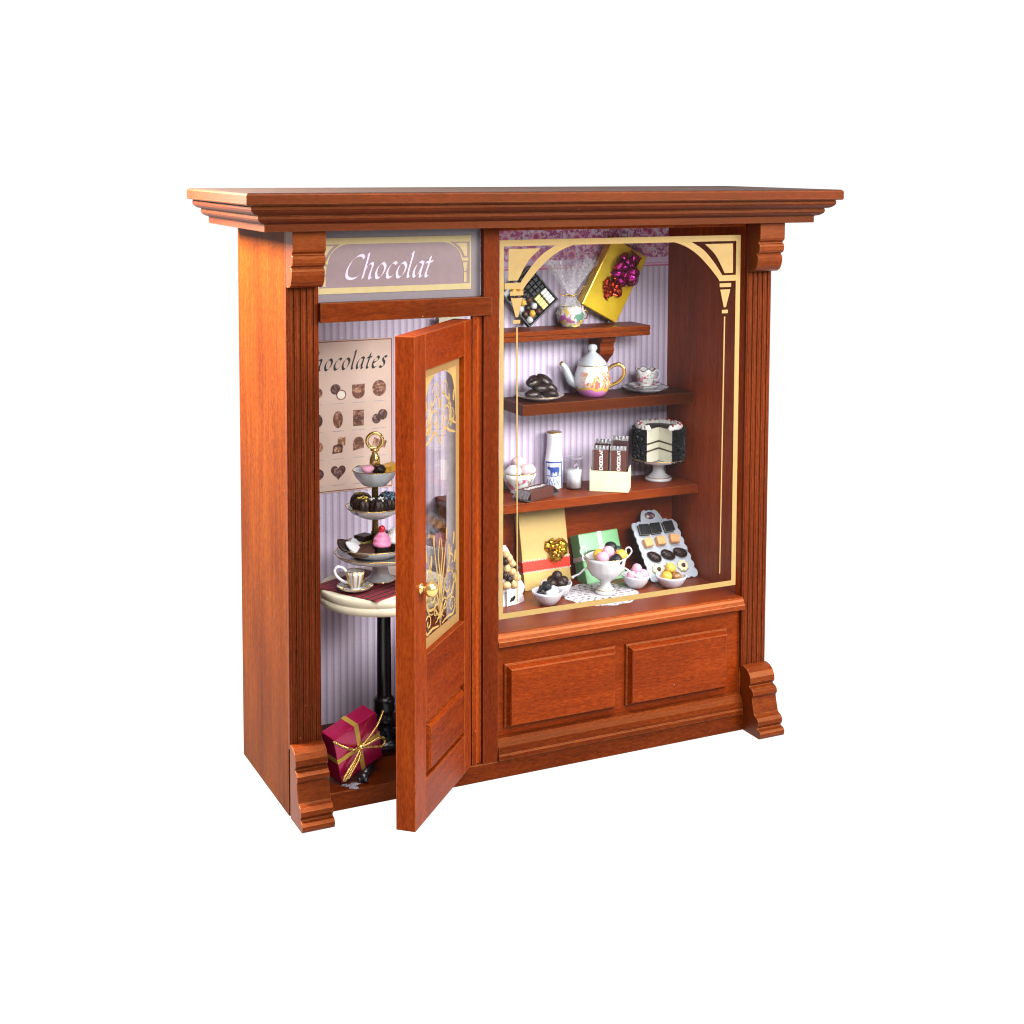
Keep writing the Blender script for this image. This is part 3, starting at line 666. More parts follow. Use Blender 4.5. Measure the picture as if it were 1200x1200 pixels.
m = MB(); m.lathe([(0,3.50),(.50,3.50),(.62,3.55),(.92,3.90),(1.08,4.24),(1.09,4.28),(1.02,4.28),(.82,3.98),(.5,3.78),(0,3.76)], 64, fn=lambda r,z,a: (r*(1+(.014*sin(9*a) if r>.7 else 0)), z)); m.build('plate', PORCB, ts)
for r_, z_, t_, a_, k_ in ((1.765,.555,.026,.012,12), (1.425,2.49,.026,.014,10), (1.085,4.275,.018,.014,9)):
    m = MB(); ring(m, r_, z_, t_, amp=a_, k=k_); m.build('gilt_line', GOLD, ts)
m = MB(); m.lathe([(0,.15),(.16,.15),(.16,4.3),(.20,4.35),(.27,4.6),(.25,4.85),(.15,5.05),(.13,5.15),(.22,5.2),(.22,5.28),(.10,5.34),(0,5.36)], 24); m.build('rod', BRASS, ts)
m = MB(); m.tube([(.38*cos(2*PI*i/32)*.95, .38*cos(2*PI*i/32)*-.3, 5.68+.38*sin(2*PI*i/32)) for i in range(32)], .085, 12, closed=True); m.build('ring_handle', BRASS, ts)

# sweets on the tiers
ICE = [plain('sprinkle_blue', (.10,.28,.42), .4), plain('sprinkle_yellow', (.6,.45,.08), .4), plain('sprinkle_white', (.7,.7,.7), .4)]
def bundt(label, loc, ci):
    t = thing('bundt_cake', label, 'cake', loc, (0,0,ci*1.3), 'chocolate bundt cakes on the middle tier'); t.scale = (1.18,1.18,1.25)
    m = MB(); fl = lambda r, z, a: (r*(1+.11*abs(sin(5*a))*(1 if r>.2 else 0)), z)
    m.lathe([(0,0),(.32,0),(.40,.10),(.42,.28),(.38,.46),(.28,.58),(.16,.60),(.10,.52),(0,.50)], 60, fn=fl); m.build('sponge', CHOC, t)
    m = MB(); rr = random.Random(ci)
    for k in range(12):
        a = rr.uniform(0, 6.28); r = rr.uniform(.05,.33); m.cur = (ci + (k % 3 == 0)*(k)) % 3
        m.ball((r*cos(a), r*sin(a), .62-r*r*.7), rr.uniform(.035,.06), 8, 6)
    m.build('sprinkles', ICE, t)
zt2 = zz+2.26
for i, (dx, dy, lb) in enumerate([(-.72,-.38,'dark bundt cake at the left edge of the middle tier'), (-.12,-.78,'dark bundt cake at the front of the middle tier'), (.58,-.55,'dark bundt cake with blue sprinkles on the right of the middle tier'), (.78,.25,'dark bundt cake at back right of the middle tier'), (-.5,.62,'dark bundt cake at back left of the middle tier')]):
    bundt(lb, (TSX+dx, TSY+dy, zt2), [1,2,0,0,1][i])
m = MB(); m.ball((0,0,.24), .30, 20, 12, (1.15,1,.72), .10, seed=3); tag(m.build('pink_sweet', PINK, loc=(TSX-.50, TSY-.42, zz+4.16)), 'pink sugar sweet on the top tier', 'sweet')
m = MB(); m.ball((0,0,.24), .29, 20, 12, (1.1,1,.78), .12, seed=4); tag(m.build('dark_truffle', CHOC, loc=(TSX-.0, TSY-.60, zz+4.14)), 'dark lumpy truffle between the pink and golden sweets on the top tier', 'truffle')
HON = plain('honey_toffee', (.60,.30,.03), .25, 0, .5, .3, var=.35, vs=4)
m = MB(); m.box(-.40,-.22,0,.40,.22,.42); tag(m.build('toffee_block', HON, loc=(TSX+.58, TSY-.35, zz+4.16), rot=(.1,-.08,.25), bevel=.05), 'golden toffee block on the top tier', 'toffee')
def cupcake(label, loc, cream, cherry):
    t = thing('cupcake', label, 'cupcake', loc); t.scale = (1.15,1.15,1.3)
    m = MB(); m.lathe([(0,0),(.31,0),(.36,.30),(.37,.34),(0,.34)], 40, fn=lambda r,z,a: (r*(1+.03*sin(18*a)*(1 if r>.2 else 0)), z)); m.build('case', CHOC, t)
    m = MB(); m.lathe([(0,.33),(.40,.33),(.42,.40),(.37,.48),(.33,.50),(.35,.56),(.29,.64),(.24,.66),(.25,.71),(.17,.79),(.06,.86),(0,.87)], 40, fn=lambda r,z,a: (r*(1+.05*sin(a*2+z*14)), z)); m.build('icing', cream, t)
    if cherry: m = MB(); m.ball((0,0,.93), .15, 16, 10, jit=.03); m.build('cherry', plain('red_cherry', (.55,.01,.02), .15, coat=.4), t)
zt3 = zz+.20
cupcake('pink iced cupcake with red cherry on the bottom tier', (TSX-.02, TSY-.98, zt3+.14), plain('pink_icing', (.76,.24,.42), .4, var=.05), True)
cupcake('white iced dark cupcake right of the pink cupcake', (TSX+.75, TSY-.62, zt3+.14), plain('white_icing', (.72,.72,.72), .4, var=.03), False)
m = MB(); m.box(-.36,-.30,0,.36,.30,.36); m.cur = 1; m.box(-.38,-.32,.361,.38,.32,.62)
tag(m.build('layer_square', [plain('pistachio_sponge', (.42,.38,.10), .6), CHOC], loc=(TSX-.52, TSY+.15, zt3+.26), rot=(0,0,.5), bevel=.03), 'pale green cake square topped with dark chocolate behind the cupcakes', 'cake')
m = MB(); m.box(-.36,-.30,0,.36,.30,.36); m.cur = 1; m.box(-.38,-.32,.361,.38,.32,.62)
tag(m.build('layer_square', [plain('pistachio_sponge_pale', (.46,.42,.14), .6), CHOC], loc=(TSX+.45, TSY+.42, zt3+.26), rot=(0,0,.2), bevel=.03), 'pale green cake square at the back right of the bottom tier', 'cake')
m = MB(); m.lathe([(0,0),(.62,0),(.68,.06),(.66,.14),(.5,.17),(0,.17)], 32, fn=lambda r,z,a: (r*(1+.05*sin(3*a)), z)); tag(m.build('chocolate_disc', CHOCM, loc=(TSX-.92, TSY-.72, zt3+.26), rot=(.16,-.16,0)), 'flat brown chocolate disc at the front left of the bottom tier', 'chocolate')
def leaf(label, loc, rot, mat):
    m = MB(); q = [(0,-.5),(.22,-.36),(.34,-.1),(.32,.16),(.18,.38),(0,.52),(-.18,.38),(-.32,.16),(-.34,-.1),(-.22,-.36)]
    m.prism(q, 0, .13, 'xy'); m.cur = 0
    tag(m.build('leaf_chocolate', mat, loc=loc, rot=rot, bevel=.05), label, 'chocolate', 'leaf shaped chocolates on the bottom tier')
leaf('dark leaf chocolate overhanging the left rim of the bottom tier', (TSX-1.62, TSY-.25, zt3+.50), (.55,-.35,.5), CHOC)
leaf('white leaf chocolate leaning on the dark one', (TSX-1.30, TSY-.55, zt3+.42), (.60,-.2,.9), PORC)
leaf('second white leaf chocolate near the green cake square', (TSX-1.02, TSY-.15, zt3+.42), (.6,.1,.3), PORC)

# cup and saucer on the table
def arc_handle(mb, x0, z0, z1, out, r, n=14, y=0):
    q = []
    for i in range(n+1):
        a = -PI/2 + PI*i/n
        q.append((x0 + out*cos(a), y, (z0+z1)/2 + (z1-z0)/2*sin(a)*1.0))
    mb.tube(q, r, 8)
sau = thing('saucer', 'white gold striped saucer at the front of the round table', 'saucer', (4.02, 2.72, TZ+.025))
m = MB(); m.lathe([(0,0),(.40,0),(.46,.04),(.75,.16),(.86,.26),(.87,.29),(.80,.28),(.5,.13),(.3,.10),(0,.10)], 48); m.build('dish', PORC, sau)
m = MB()
for k in range(12):
    a = 2*PI*k/12; m.tube([(.5*cos(a),.5*sin(a),.135),(.66*cos(a),.66*sin(a),.205),(.81*cos(a),.81*sin(a),.285)], .03, 6)
ring(m, .865, .285, .018); m.build('gilt_stripe', GOLD, sau)
cup = thing('tea_cup', 'white tea cup with gold stripes on a saucer on the round table', 'cup', (4.02, 2.72, TZ+.125), (0,0,rad(165)))
m = MB(); shell(m, [(0,0),(.26,0),(.28,.05),(.24,.10),(.31,.30),(.38,.60),(.42,.88)], [(0,.06),(.2,.1),(.28,.32),(.35,.62),(.395,.88)], 48); m.build('bowl', PORC, cup)
m = MB()
for k in range(10):
    a = 2*PI*k/10; m.tube([((r+.006)*cos(a),(r+.006)*sin(a),z) for r, z in ((.25,.12),(.31,.30),(.38,.60),(.415,.86))], .035, 6)
ring(m, .408, .885, .02); m.build('gilt_stripe', GOLD, cup)
m = MB(); q = [(.34,0,.32),(.58,0,.40),(.88,0,.66),(.98,0,.92),(.84,0,1.10),(.60,0,1.04),(.41,0,.84)]; m.tube([(a,0,c) for a,c in smooth_pts([(x,z) for x,_,z in q],4)], .075, 10); m.build('handle', PORC, cup)

# tilted magenta gift box
CU = Vector((.0311768,.0734997,.99680781)); CR = Vector((.89569502,-.4446433,.00477147)); CF = Vector((.44357461,.89268703,-.07969587))
MT = Matrix(((.9169,-.3354,-.2163),(.2911,.9329,-.2122),(.2729,.1316,.9530)))   # propped up on the table's front foot
gb = thing('gift_box', 'shiny magenta gift box with gold ribbon bow leaning by the table foot', 'gift box', (2.59, .66, .935)); gb.rotation_euler = MT.to_euler()
MAG = plain('magenta_foil', (.36,.006,.062), .2, .45, .5, .3, var=.1); RIB = plain('gold_ribbon', (.50,.33,.06), .3, .5, .5, var=.1)
gw, gd, gh = 2.52, .97, 2.51
m = MB(); m.box(0,0,0,gw,gd,gh); m.build('wrapped_box', MAG, gb, bevel=.04)
m = MB(); k = .012
m.box(gw*.52-.12,-k,-k,gw*.52+.12,0,gh+k); m.box(gw*.52-.12,-k,gh,gw*.52+.12,gd+k,gh+k); m.box(gw*.52-.12,gd,0,gw*.52+.12,gd+k,gh)
m.box(-k,-k,gh*.5-.12,gw+k,-.0005,gh*.5+.12); m.box(-k,0,gh*.5-.12,0,gd,gh*.5+.12); m.box(gw,0,gh*.5-.12,gw+k,gd,gh*.5+.12)
m.build('ribbon_band', RIB, gb)
def cord(mb, pts, r=.055, tw=9):
    q = [Vector(p) for p in pts]; dense = []
    for i in range(len(q)-1):
        for t in range(8): dense.append(q[i].lerp(q[i+1], t/8))
    dense.append(q[-1])
    for ph in (0, PI):
        o = []
        for i, p in enumerate(dense):
            t = (dense[min(i+1,len(dense)-1)] - dense[max(0,i-1)]).normalized(); a = t.cross(Vector((.2,.9,.3))).normalized(); b = t.cross(a)
            an = i*1.1 + ph; o.append(p + a*r*.62*cos(an) + b*r*.62*sin(an))
        mb.tube(o, r*.75, 6)
c0 = Vector((gw*.52, -.10, gh*.52))
def bowp(pts): return [c0 + Vector(p) for p in pts]
def curve3(pts, k=5):
    xy = smooth_pts([(p[0],p[1]) for p in pts], k); yz = smooth_pts([(p[0],p[2]) for p in pts], k)
    return [(a[0], a[1], b[1]) for a, b in zip(xy, yz)]
for nm, lp in (('bow_loop', [(0,0,0),(.45,-.22,.12),(.95,-.30,.10),(1.22,-.24,-.22),(1.05,-.22,-.46),(.5,-.12,-.22),(0,0,0)]),
           ('bow_loop', [(0,0,0),(-.45,-.22,-.12),(-1.0,-.3,-.42),(-1.38,-.25,-.76),(-1.22,-.2,-.92),(-.5,-.12,-.42),(0,0,0)]),
           ('bow_tail', [(0,0,0),(.5,-.15,.42),(1.0,-.2,.78),(1.5,-.1,1.20)]), ('bow_tail', [(0,0,0),(-.5,-.13,.25),(-1.0,-.05,.72),(-1.42,-.06,1.25)]),
           ('bow_tail', [(0,0,0),(-.35,-.2,-.35),(-.8,-.2,-.72),(-1.05,-.15,-1.0)])):
    m = MB(); cord(m, bowp(curve3(lp)), .05); m.build(nm, GOLD, gb)
m = MB(); m.ball(c0, .13, 12, 8, jit=.2); m.build('knot', GOLD, gb)

# ================================================================== BRACKET SHELF
def foil(name, c, rough=.16):
    return plain(name, c, rough, .9, .6, var=.25, vs=6, bump=.25, bs=7)
def rosette(mb, r, seed, n1=9, n2=7, n3=5):
    # gathered foil bow: tiers of bent ribbon loops, facing +y' (local -y)
    rr = random.Random(seed)
    for n, tilt, ln, wd in ((n1, .15, r, .62), (n2, .55, r*.86, .58), (n3, 1.05, r*.70, .5)):
        for k in range(n):
            a = 2*PI*(k + rr.uniform(-.2,.2))/n; el = tilt + rr.uniform(-.35,.35); ln_ = ln*rr.uniform(.68,1.12)
            d = Vector((cos(a)*cos(el), -sin(el), sin(a)*cos(el)))
            sd = d.cross(Vector((0,1,0))); 
            if sd.length < .1: sd = Vector((1,0,0))
            sd.normalize(); up = sd.cross(d).normalized()
            tw = rr.uniform(-.9,.9); sd2 = sd*cos(tw) + up*sin(tw); up2 = up*cos(tw) - sd*sin(tw)
            vs = []; K = 12
            for i in range(K+1):
                t = 2*PI*i/K; p = d*ln_*(1-cos(t))/2 + up2*ln_*.30*sin(t)*(1+.3*sin(3*t+k))
                hw = ln_*wd*.55*(.35 + .65*sin(t/2))*(1+.25*sin(5*t+k))
                vs += [p + sd2*hw, p - sd2*hw]
            mb.add(vs, [(2*i,2*i+1,2*i+3,2*i+2) for i in range(K)], True)
TL = rad(-30.5)
def frame2d(c, ux, uz, yy, lean=0):
    # matrix: local x -> ux along wall, local z up the face, local -y towards the viewer
    return
# gold foil box standing on a corner against the wall
gx = thing('gold_gift_box', 'shiny gold foil gift box tilted on its corner with magenta and red foil bows', 'gift box', (20.72, 7.25, 20.99), (0, 0, 0))
gx.rotation_euler = Matrix.Rotation(rad(28.5), 3, 'Y').to_euler()
GF = plain('gold_foil', (.80,.54,.015), .15, .42, .6, .2, var=.08, vs=1.5, bump=.12, bs=3)
m = MB(); m.box(-2.42, 0, 0, 0, .72, 4.05); m.build('wrapped_box', GF, gx, bevel=.05)
m = MB(); rosette(m, .98, 3, 8, 6, 4); m.build('magenta_bow', foil('magenta_foil_bow', (.50,.02,.26)), gx, loc=(-.88,-.02,2.85), solid=.015)
m = MB(); rosette(m, .66, 5, 7, 5, 3); m.build('red_bow', foil('red_foil_bow', (.52,.05,.015)), gx, loc=(-1.25,-.02,1.55), solid=.015)

# porcelain cup wrapped in cellophane
cc = thing('cellophane_cup', 'flowered porcelain cup wrapped in a tuft of clear cellophane on the bracket shelf', 'cup', (17.85, 7.15, 20.955))
FLOW = spots('flowered_porcelain', (.55,.55,.57), [(.55,.30,.05), (.35,.10,.30), (.10,.22,.16), (.60,.42,.10)], 2.3, .545)
m = MB(); shell(m, [(0,0),(.45,0),(.52,.04),(.50,.10),(.66,.26),(.76,.52),(.76,.78),(.70,1.0),(.66,1.14)], [(0,.2),(.5,.3),(.66,.55),(.66,.8),(.60,1.0),(.61,1.14)], 48); m.build('bowl', FLOW, cc)
m = MB(); ring(m, .64, 1.14, .022); ring(m, .5, .05, .02); m.tube([(.74,0,.40),(.98,0,.42),(1.04,0,.68),(.90,0,.86),(.74,0,.82)], .05, 8); m.build('gilt_rim', GOLD, cc)
CEL = film('clear_cellophane', (.80,.80,.84), .76, .1)
m = MB(); nn = 72; lay = []
for j in range(13):
    t = j/12; vs = []
    for k in range(nn):
        a = 2*PI*k/nn
        if t < .4: u = t/.4; r = .82*(1-u)**.8 + .14*u; z = .7 + u*1.0
        else: u = (t-.4)/.6; r = .14 + 1.25*u; z = 1.7 + 1.85*u
        fr = (.05 + .22*max(0, t-.35))*r
        r2 = r + fr*(sin(9*a+1) + .7*sin(17*a+2+t*2))
        zz2 = z + (.25*sin(5*a+.7) + .30*sin(11*a))*max(0, t-.6)*1.6
        vs.append((r2*cos(a), .55*r2*sin(a) if z > 1.4 else .9*r2*sin(a), zz2))
    lay += vs
m.add(lay, [(j*nn+k, j*nn+(k+1)%nn, (j+1)*nn+(k+1)%nn, (j+1)*nn+k) for j in range(12) for k in range(nn)], True)
m.build('cellophane', CEL, cc)
m = MB(); cord(m, [(.18*cos(2*PI*i/8), .12*sin(2*PI*i/8)-.02, 1.66) for i in range(9)], .035)
cord(m, curve3([(0,-.14,1.66),(.35,-.2,1.80),(.60,-.2,2.1),(.72,-.2,2.2)]), .03); cord(m, curve3([(0,-.14,1.66),(-.3,-.2,1.78),(-.6,-.2,1.72),(-.85,-.2,1.92)]), .03)
m.build('gold_tie', GOLD, cc)

# black tray of sweets standing on its corner
tr = thing('sweet_tray', 'black tray of chocolates tilted on its corner at left of the bracket shelf', 'tray', (15.45, 7.35, 20.99))
tr.rotation_euler = (Matrix.Rotation(rad(-40), 3, 'Y') @ Matrix.Rotation(rad(-7), 3, 'X')).to_euler()
tw, tht = 2.25, 2.45       # local box: x from 0 to tw, z from 0 to tht, corner at the origin
m = MB(); TBK = plain('black_card', (.012,.012,.016), .45)
m.box(0,.20,0,tw,.26,tht)
m.box(0,-.12,0,.09,.199,tht); m.box(tw-.09,-.12,0,tw,.199,tht); m.box(.091,-.12,0,tw-.091,.199,.09); m.box(.091,-.12,tht-.09,tw-.091,.199,tht)
m.build('box_tray', TBK, tr, bevel=.02)
MTR = Matrix.Translation(tr.location) @ tr.rotation_euler.to_matrix().to_4x4()
def on_tray(mb, name, label, cat, mat, grp=None, bevel=.0):
    o = mb.build(name, mat, None, bevel=bevel); o.matrix_world = MTR; return tag(o, label, cat, grp)
m = MB()
for i in range(3):
    for j in range(5): m.box(1.27+.01+i*.30, -.02, 1.02+j*.26, 1.27+.28+i*.30, .19, 1.25+j*.26)
on_tray(m, 'chocolate_slab', 'dark scored chocolate slab in the upper corner of the black tray', 'chocolate', BLACKC, bevel=.03)
m = MB()
for j in range(4): m.box(1.24, -.06, .16+j*.205-.01, 1.62, .19, .16+j*.205+.185)
on_tray(m, 'sweet_bar', 'pale yellow bar beside the white bar in the black tray', 'sweet', plain('lemon_bar', (.66,.62,.22), .45), bevel=.04)
m = MB()
for j in range(4): m.box(1.72, -.06, .16+j*.205-.01, 2.12, .19, .16+j*.205+.185)
on_tray(m, 'sweet_bar', 'white bar in the right corner of the black tray', 'sweet', plain('white_bar', (.68,.68,.64), .45), bevel=.04)
m = MB(); q = [(.14,.75),(.14,2.28),(.30,2.34),(.62,2.30),(1.14,2.28),(1.10,1.62),(.95,1.2),(.7,.9)]
m.prism(q, .10, .19, 'xz'); on_tray(m, 'paper_lining', 'white frilled paper lining in the left half of the black tray', 'paper', PORC)
pc_ = [('white frilled sweet', PORC), ('dark round truffle', CHOC), ('milk chocolate knob', CHOCM), ('golden flake sweet', YELLOW)]
k = 0
for i in range(3):
    for j in range(5):
        x, z = .30+.34*i, .28+.40*j + (.15 if i == 1 else 0)
        if z > 2.2: continue
        nm, mt = pc_[(i*3+j*2 + (j > 2)) % 4] if not (j == 4 and i == 1) else ('pale yellow sweet', YELLOW)
        m = MB(); m.ball((x, -.0, z), .185, 14, 9, (1, .9, 1), .12, seed=i*7+j)
        on_tray(m, 'tray_sweet', f"{nm} in the black tray, {['left','middle','right'][i]} file, {['lowest','second','third','fourth','topmost'][j]} row", 'sweet', mt, 'loose sweets in the black tray'); k += 1

# ================================================================== UPPER DARK SHELF (z 17.2)
pz = 17.2
pl = thing('cookie_plate', 'white porcelain plate under a pile of dark chocolate cookies', 'plate', (15.78, 6.66, pz))
m = MB(); m.lathe([(0,0),(.7,0),(.76,.04),(1.1,.15),(1.28,.25),(1.29,.28),(1.22,.28),(.95,.17),(.7,.10),(0,.09)], 56); m.build('dish', PORC, pl)
m = MB(); ring(m, 1.285, .272, .016); m.build('gilt_rim', GOLD, pl)
ck = None
CKM = plain('dark_cookie', (.020,.010,.009), .32, 0, .5, var=.4, vs=3, bump=.15, bs=8)
spots_ = [((-.52,-.20,.33),(.05,.06,.25),'bottom left dark cookie'), ((.46,-.24,.33),(-.05,.10,-.35),'bottom right dark cookie'), ((-.02,.42,.33),(.1,-.1,.1),'back dark cookie of the bottom layer'),
          ((-.04,-.16,.66),(.25,.02,.06),'middle dark cookie lying across the bottom two'), ((-.36,.10,.98),(.45,-.35,.5),'upper left dark cookie resting on the pile'), ((.30,.06,1.0),(.40,.55,-.25),'upper right dark cookie leaning on the pile'), ((.66,.10,.58),(.30,.45,.2),'far right dark cookie of the pile')]
for loc, rt, lb in spots_:
    p = Vector((15.78, 6.66, pz)) + Vector(loc)
    if ck is None:
        m = MB(); m.ball((0,0,0), .5, 32, 16, (1.0,.70,.52), .05, seed=2)
        for v in m.v:
            if abs(v.x) < .3 and v.z > 0: v.z -= .07*(1-(v.y/.32)**2)*max(0, 1-abs(v.y)/.1)
        ck = m.build('cookie', CKM, None, loc=p, rot=rt); tag(ck, lb + ' on the plate', 'cookie', 'dark cookies piled on the plate')
    else: copy_of(ck, p, lb + ' on the plate', rt)

# teapot
def teapot_paint():
    m, nt, p, out = new_mat('painted_porcelain'); v = coords(nt); sp = N(nt, 'ShaderNodeSeparateXYZ'); nt.links.new(v, sp.inputs[0])
    n1 = N(nt, 'ShaderNodeTexNoise', i_Scale=2.0, i_Detail=3.0, i_Distortion=.6); nt.links.new(v, n1.inputs['Vector'])
    n2 = N(nt, 'ShaderNodeTexNoise', i_Scale=3.3, i_Detail=3.0, i_Distortion=1.2); nt.links.new(v, n2.inputs['Vector'])
    cols = ramp(nt, n2.outputs['Fac'], [(.34,(.12,.12,.30)), (.41,(.65,.14,.03)), (.48,(.60,.10,.02)), (.54,(.70,.60,.50)), (.60,(.62,.32,.05)), (.68,(.20,.30,.10))])
    # figures band: to the right front of the belly
    zz = ramp(nt, sp.outputs[2], [(.0,(0,0,0)), (.30,(0,0,0)), (.42,(1,1,1)), (1.0,(1,1,1))]); 
    mk = N(nt, 'ShaderNodeMapRange'); mk.inputs[1].default_value = -.75; mk.inputs[2].default_value = -.35; nt.links.new(sp.outputs[0], mk.inputs[0])
    th = ramp(nt, n1.outputs['Fac'], [(.42,(0,0,0)), (.45,(1,1,1))])
    a = N(nt, 'ShaderNodeMath', operation='MULTIPLY'); nt.links.new(mk.outputs[0], a.inputs[0]); nt.links.new(th.outputs[0], a.inputs[1])
    top = N(nt, 'ShaderNodeMath', operation='LESS_THAN'); top.inputs[1].default_value = 1.36; nt.links.new(sp.outputs[2], top.inputs[0])
    b = N(nt, 'ShaderNodeMath', operation='MULTIPLY'); nt.links.new(a.outputs[0], b.inputs[0]); nt.links.new(top.outputs[0], b.inputs[1])
    mx = N(nt, 'ShaderNodeMix', data_type='RGBA'); nt.links.new(b.outputs[0], mx.inputs[0]); mx.inputs[6].default_value = (.70,.72,.75,1); nt.links.new(cols.outputs[0], mx.inputs[7])
    # magenta ground below, ochre edge above it
    w = N(nt, 'ShaderNodeMath', operation='MULTIPLY_ADD'); w.inputs[1].default_value = .55; w.inputs[2].default_value = -.27; nt.links.new(n1.outputs['Fac'], w.inputs[0])
    h = N(nt, 'ShaderNodeMath', operation='ADD'); nt.links.new(sp.outputs[2], h.inputs[0]); nt.links.new(w.outputs[0], h.inputs[1])
    gr = ramp(nt, h.outputs[0], [(0,(.52,.14,.44)), (.36,(.55,.20,.50)), (.40,(.62,.36,.06)), (.52,(.66,.42,.10)), (.54,(0,0,0))])
    gm = ramp(nt, h.outputs[0], [(.53,(1,1,1)), (.55,(0,0,0))])
    mx2 = N(nt, 'ShaderNodeMix', data_type='RGBA'); nt.links.new(gm.outputs[0], mx2.inputs[0]); nt.links.new(mx.outputs[2], mx2.inputs[6]); nt.links.new(gr.outputs[0], mx2.inputs[7])
    nt.links.new(mx2.outputs[2], p.inputs['Base Color']); p.inputs['Roughness'].default_value = .1; p.inputs['Coat Weight'].default_value = .4
    return m
tp = thing('teapot', 'painted porcelain teapot with gold handle in the middle of the dark shelf', 'teapot', (18.95, 6.7, pz), (0,0,rad(-25)))
m = MB(); m.lathe([(0,0),(.62,0),(.70,.04),(.88,.30),(1.0,.62),(1.0,.86),(.93,1.2),(.84,1.50),(.78,1.66),(.74,1.68),(0,1.68)], 64); m.build('pot', teapot_paint(), tp)
m = MB(); m.lathe([(0,1.68),(.78,1.68),(.80,1.74),(.70,1.90),(.50,2.12),(.32,2.28),(.20,2.36),(.17,2.42),(.24,2.50),(.27,2.60),(.24,2.72),(.12,2.80),(0,2.81)], 48); m.build('lid', PORCB, tp)
m = MB(); sp_ = curve3([(-.80,0,.62),(-1.10,0,.78),(-1.30,0,1.15),(-1.48,0,1.52),(-1.72,0,1.78)]); m.tube(sp_, .30, 16, r2=.12); m.build('spout', PORCB, tp)
m = MB(); m.tube([(-1.60,0,1.66),(-1.66,0,1.72),(-1.74,0,1.80)], .135, 14); ring(m, .785, 1.685, .02); m.build('gilt_lip', GOLD, tp)
m = MB(); m.tube(curve3([(.82,0,1.40),(1.10,0,1.62),(1.48,0,1.70),(1.72,0,1.42),(1.66,0,1.02),(1.38,0,.72),(1.06,0,.58),(.92,0,.48)]), .105, 12); m.build('handle', GOLD, tp)

# small flowered cup on two saucers
ROSE = spots('rose_porcelain', (.66,.68,.66), [(.50,.06,.16), (.55,.22,.30), (.22,.36,.20)], 2.8, .585)
s1 = thing('saucer', 'larger grey white scalloped saucer at the right end of the dark shelf', 'saucer', (22.22, 6.62, pz))
scal = lambda n_, k: (lambda r, z, a: (r*(1+k*sin(n_*a)*(1 if r > .5 else 0)), z))
SCAL = plain('grey_porcelain', (.52,.52,.55), .14, coat=.4, var=.15, vs=5)
m = MB(); m.lathe([(0,0),(.7,0),(.76,.04),(1.1,.16),(1.26,.26),(1.27,.29),(1.2,.28),(.9,.15),(0,.09)], 72, fn=scal(8,.03)); m.build('dish', SCAL, s1)
m = MB(); ring(m, 1.27, .285, .02, amp=.03, k=8); m.build('dark_rim', plain('grey_rim', (.10,.10,.12), .2), s1)
s2 = thing('saucer', 'smaller scalloped saucer stacked on the larger grey white saucer', 'saucer', (22.24, 6.64, pz+.13))
m = MB(); m.lathe([(0,0),(.4,0),(.46,.03),(.78,.18),(.90,.28),(.91,.31),(.84,.30),(.55,.14),(0,.09)], 64, fn=scal(8,.03)); m.build('dish', ROSE, s2)
m = MB(); ring(m, .91, .305, .018, amp=.03, k=8); m.build('dark_rim', plain('grey_rim_small', (.12,.12,.13), .2), s2)
c2 = thing('tea_cup', 'little rose painted tea cup with wavy rim on stacked saucers', 'cup', (22.26, 6.64, pz+.23))
wv = lambda r, z, a: (r*(1+.04*sin(6*a)*(z-.05)), z + (.07*sin(6*a) if z > .85 else 0))
m = MB(); shell(m, [(0,0),(.30,0),(.32,.06),(.26,.14),(.40,.32),(.48,.60),(.50,.80),(.57,1.02)], [(0,.16),(.3,.26),(.43,.6),(.46,.8),(.53,1.02)], 60, fn=wv); m.build('bowl', ROSE, c2)
m = MB(); m.tube([(.555*(1+.04*sin(6*2*PI*i/60))*cos(2*PI*i/60), .555*(1+.04*sin(6*2*PI*i/60))*sin(2*PI*i/60), 1.02+.07*sin(6*2*PI*i/60)) for i in range(60)], .022, 6, closed=True); m.build('dark_rim', plain('cup_rim', (.06,.05,.05), .2), c2)
m = MB(); m.tube(curve3([(.44,-.1,.42),(.64,-.15,.40),(.78,-.17,.66),(.70,-.15,.92),(.50,-.1,.90)]), .05, 10); m.build('handle', PORCB, c2)

# ================================================================== MIDDLE SHELF (z 12.2)
mz = 12.2
b1 = thing('sweet_bowl', 'flowered white bowl of pink sweets behind the left gilt line', 'bowl', (14.72, 7.0, mz))
m = MB(); shell(m, [(0,0),(.45,0),(.50,.06),(.45,.12),(.66,.42),(.84,.82),(.92,1.12)], [(0,.2),(.5,.35),(.75,.8),(.87,1.12)], 56, fn=scal(9,.02)); m.build('dish', ROSE, b1)
m = MB(); ring(m, .90, 1.12, .024, amp=.02, k=9); m.build('gilt_rim', GOLD, b1)
for (x, y, z, r, lb) in ((14.30,6.75,13.62,.42,'front left'), (15.12,6.80,13.62,.42,'front right'), (14.76,7.25,13.85,.44,'rear'), (14.62,6.95,14.08,.34,'topmost')):
    m = MB(); m.ball((0,0,0), r, 24, 14, (1.05,1,.88), .06, seed=int(x*10)); tag(m.build('marshmallow', PINKPALE if lb != 'front left' else PORC, None, loc=(x,y,z-.2)), f'pale pink round sweet, {lb} of the flowered bowl' if lb != 'front left' else 'white round sweet at front left of the flowered bowl', 'sweet', 'sweets in the flowered bowl')

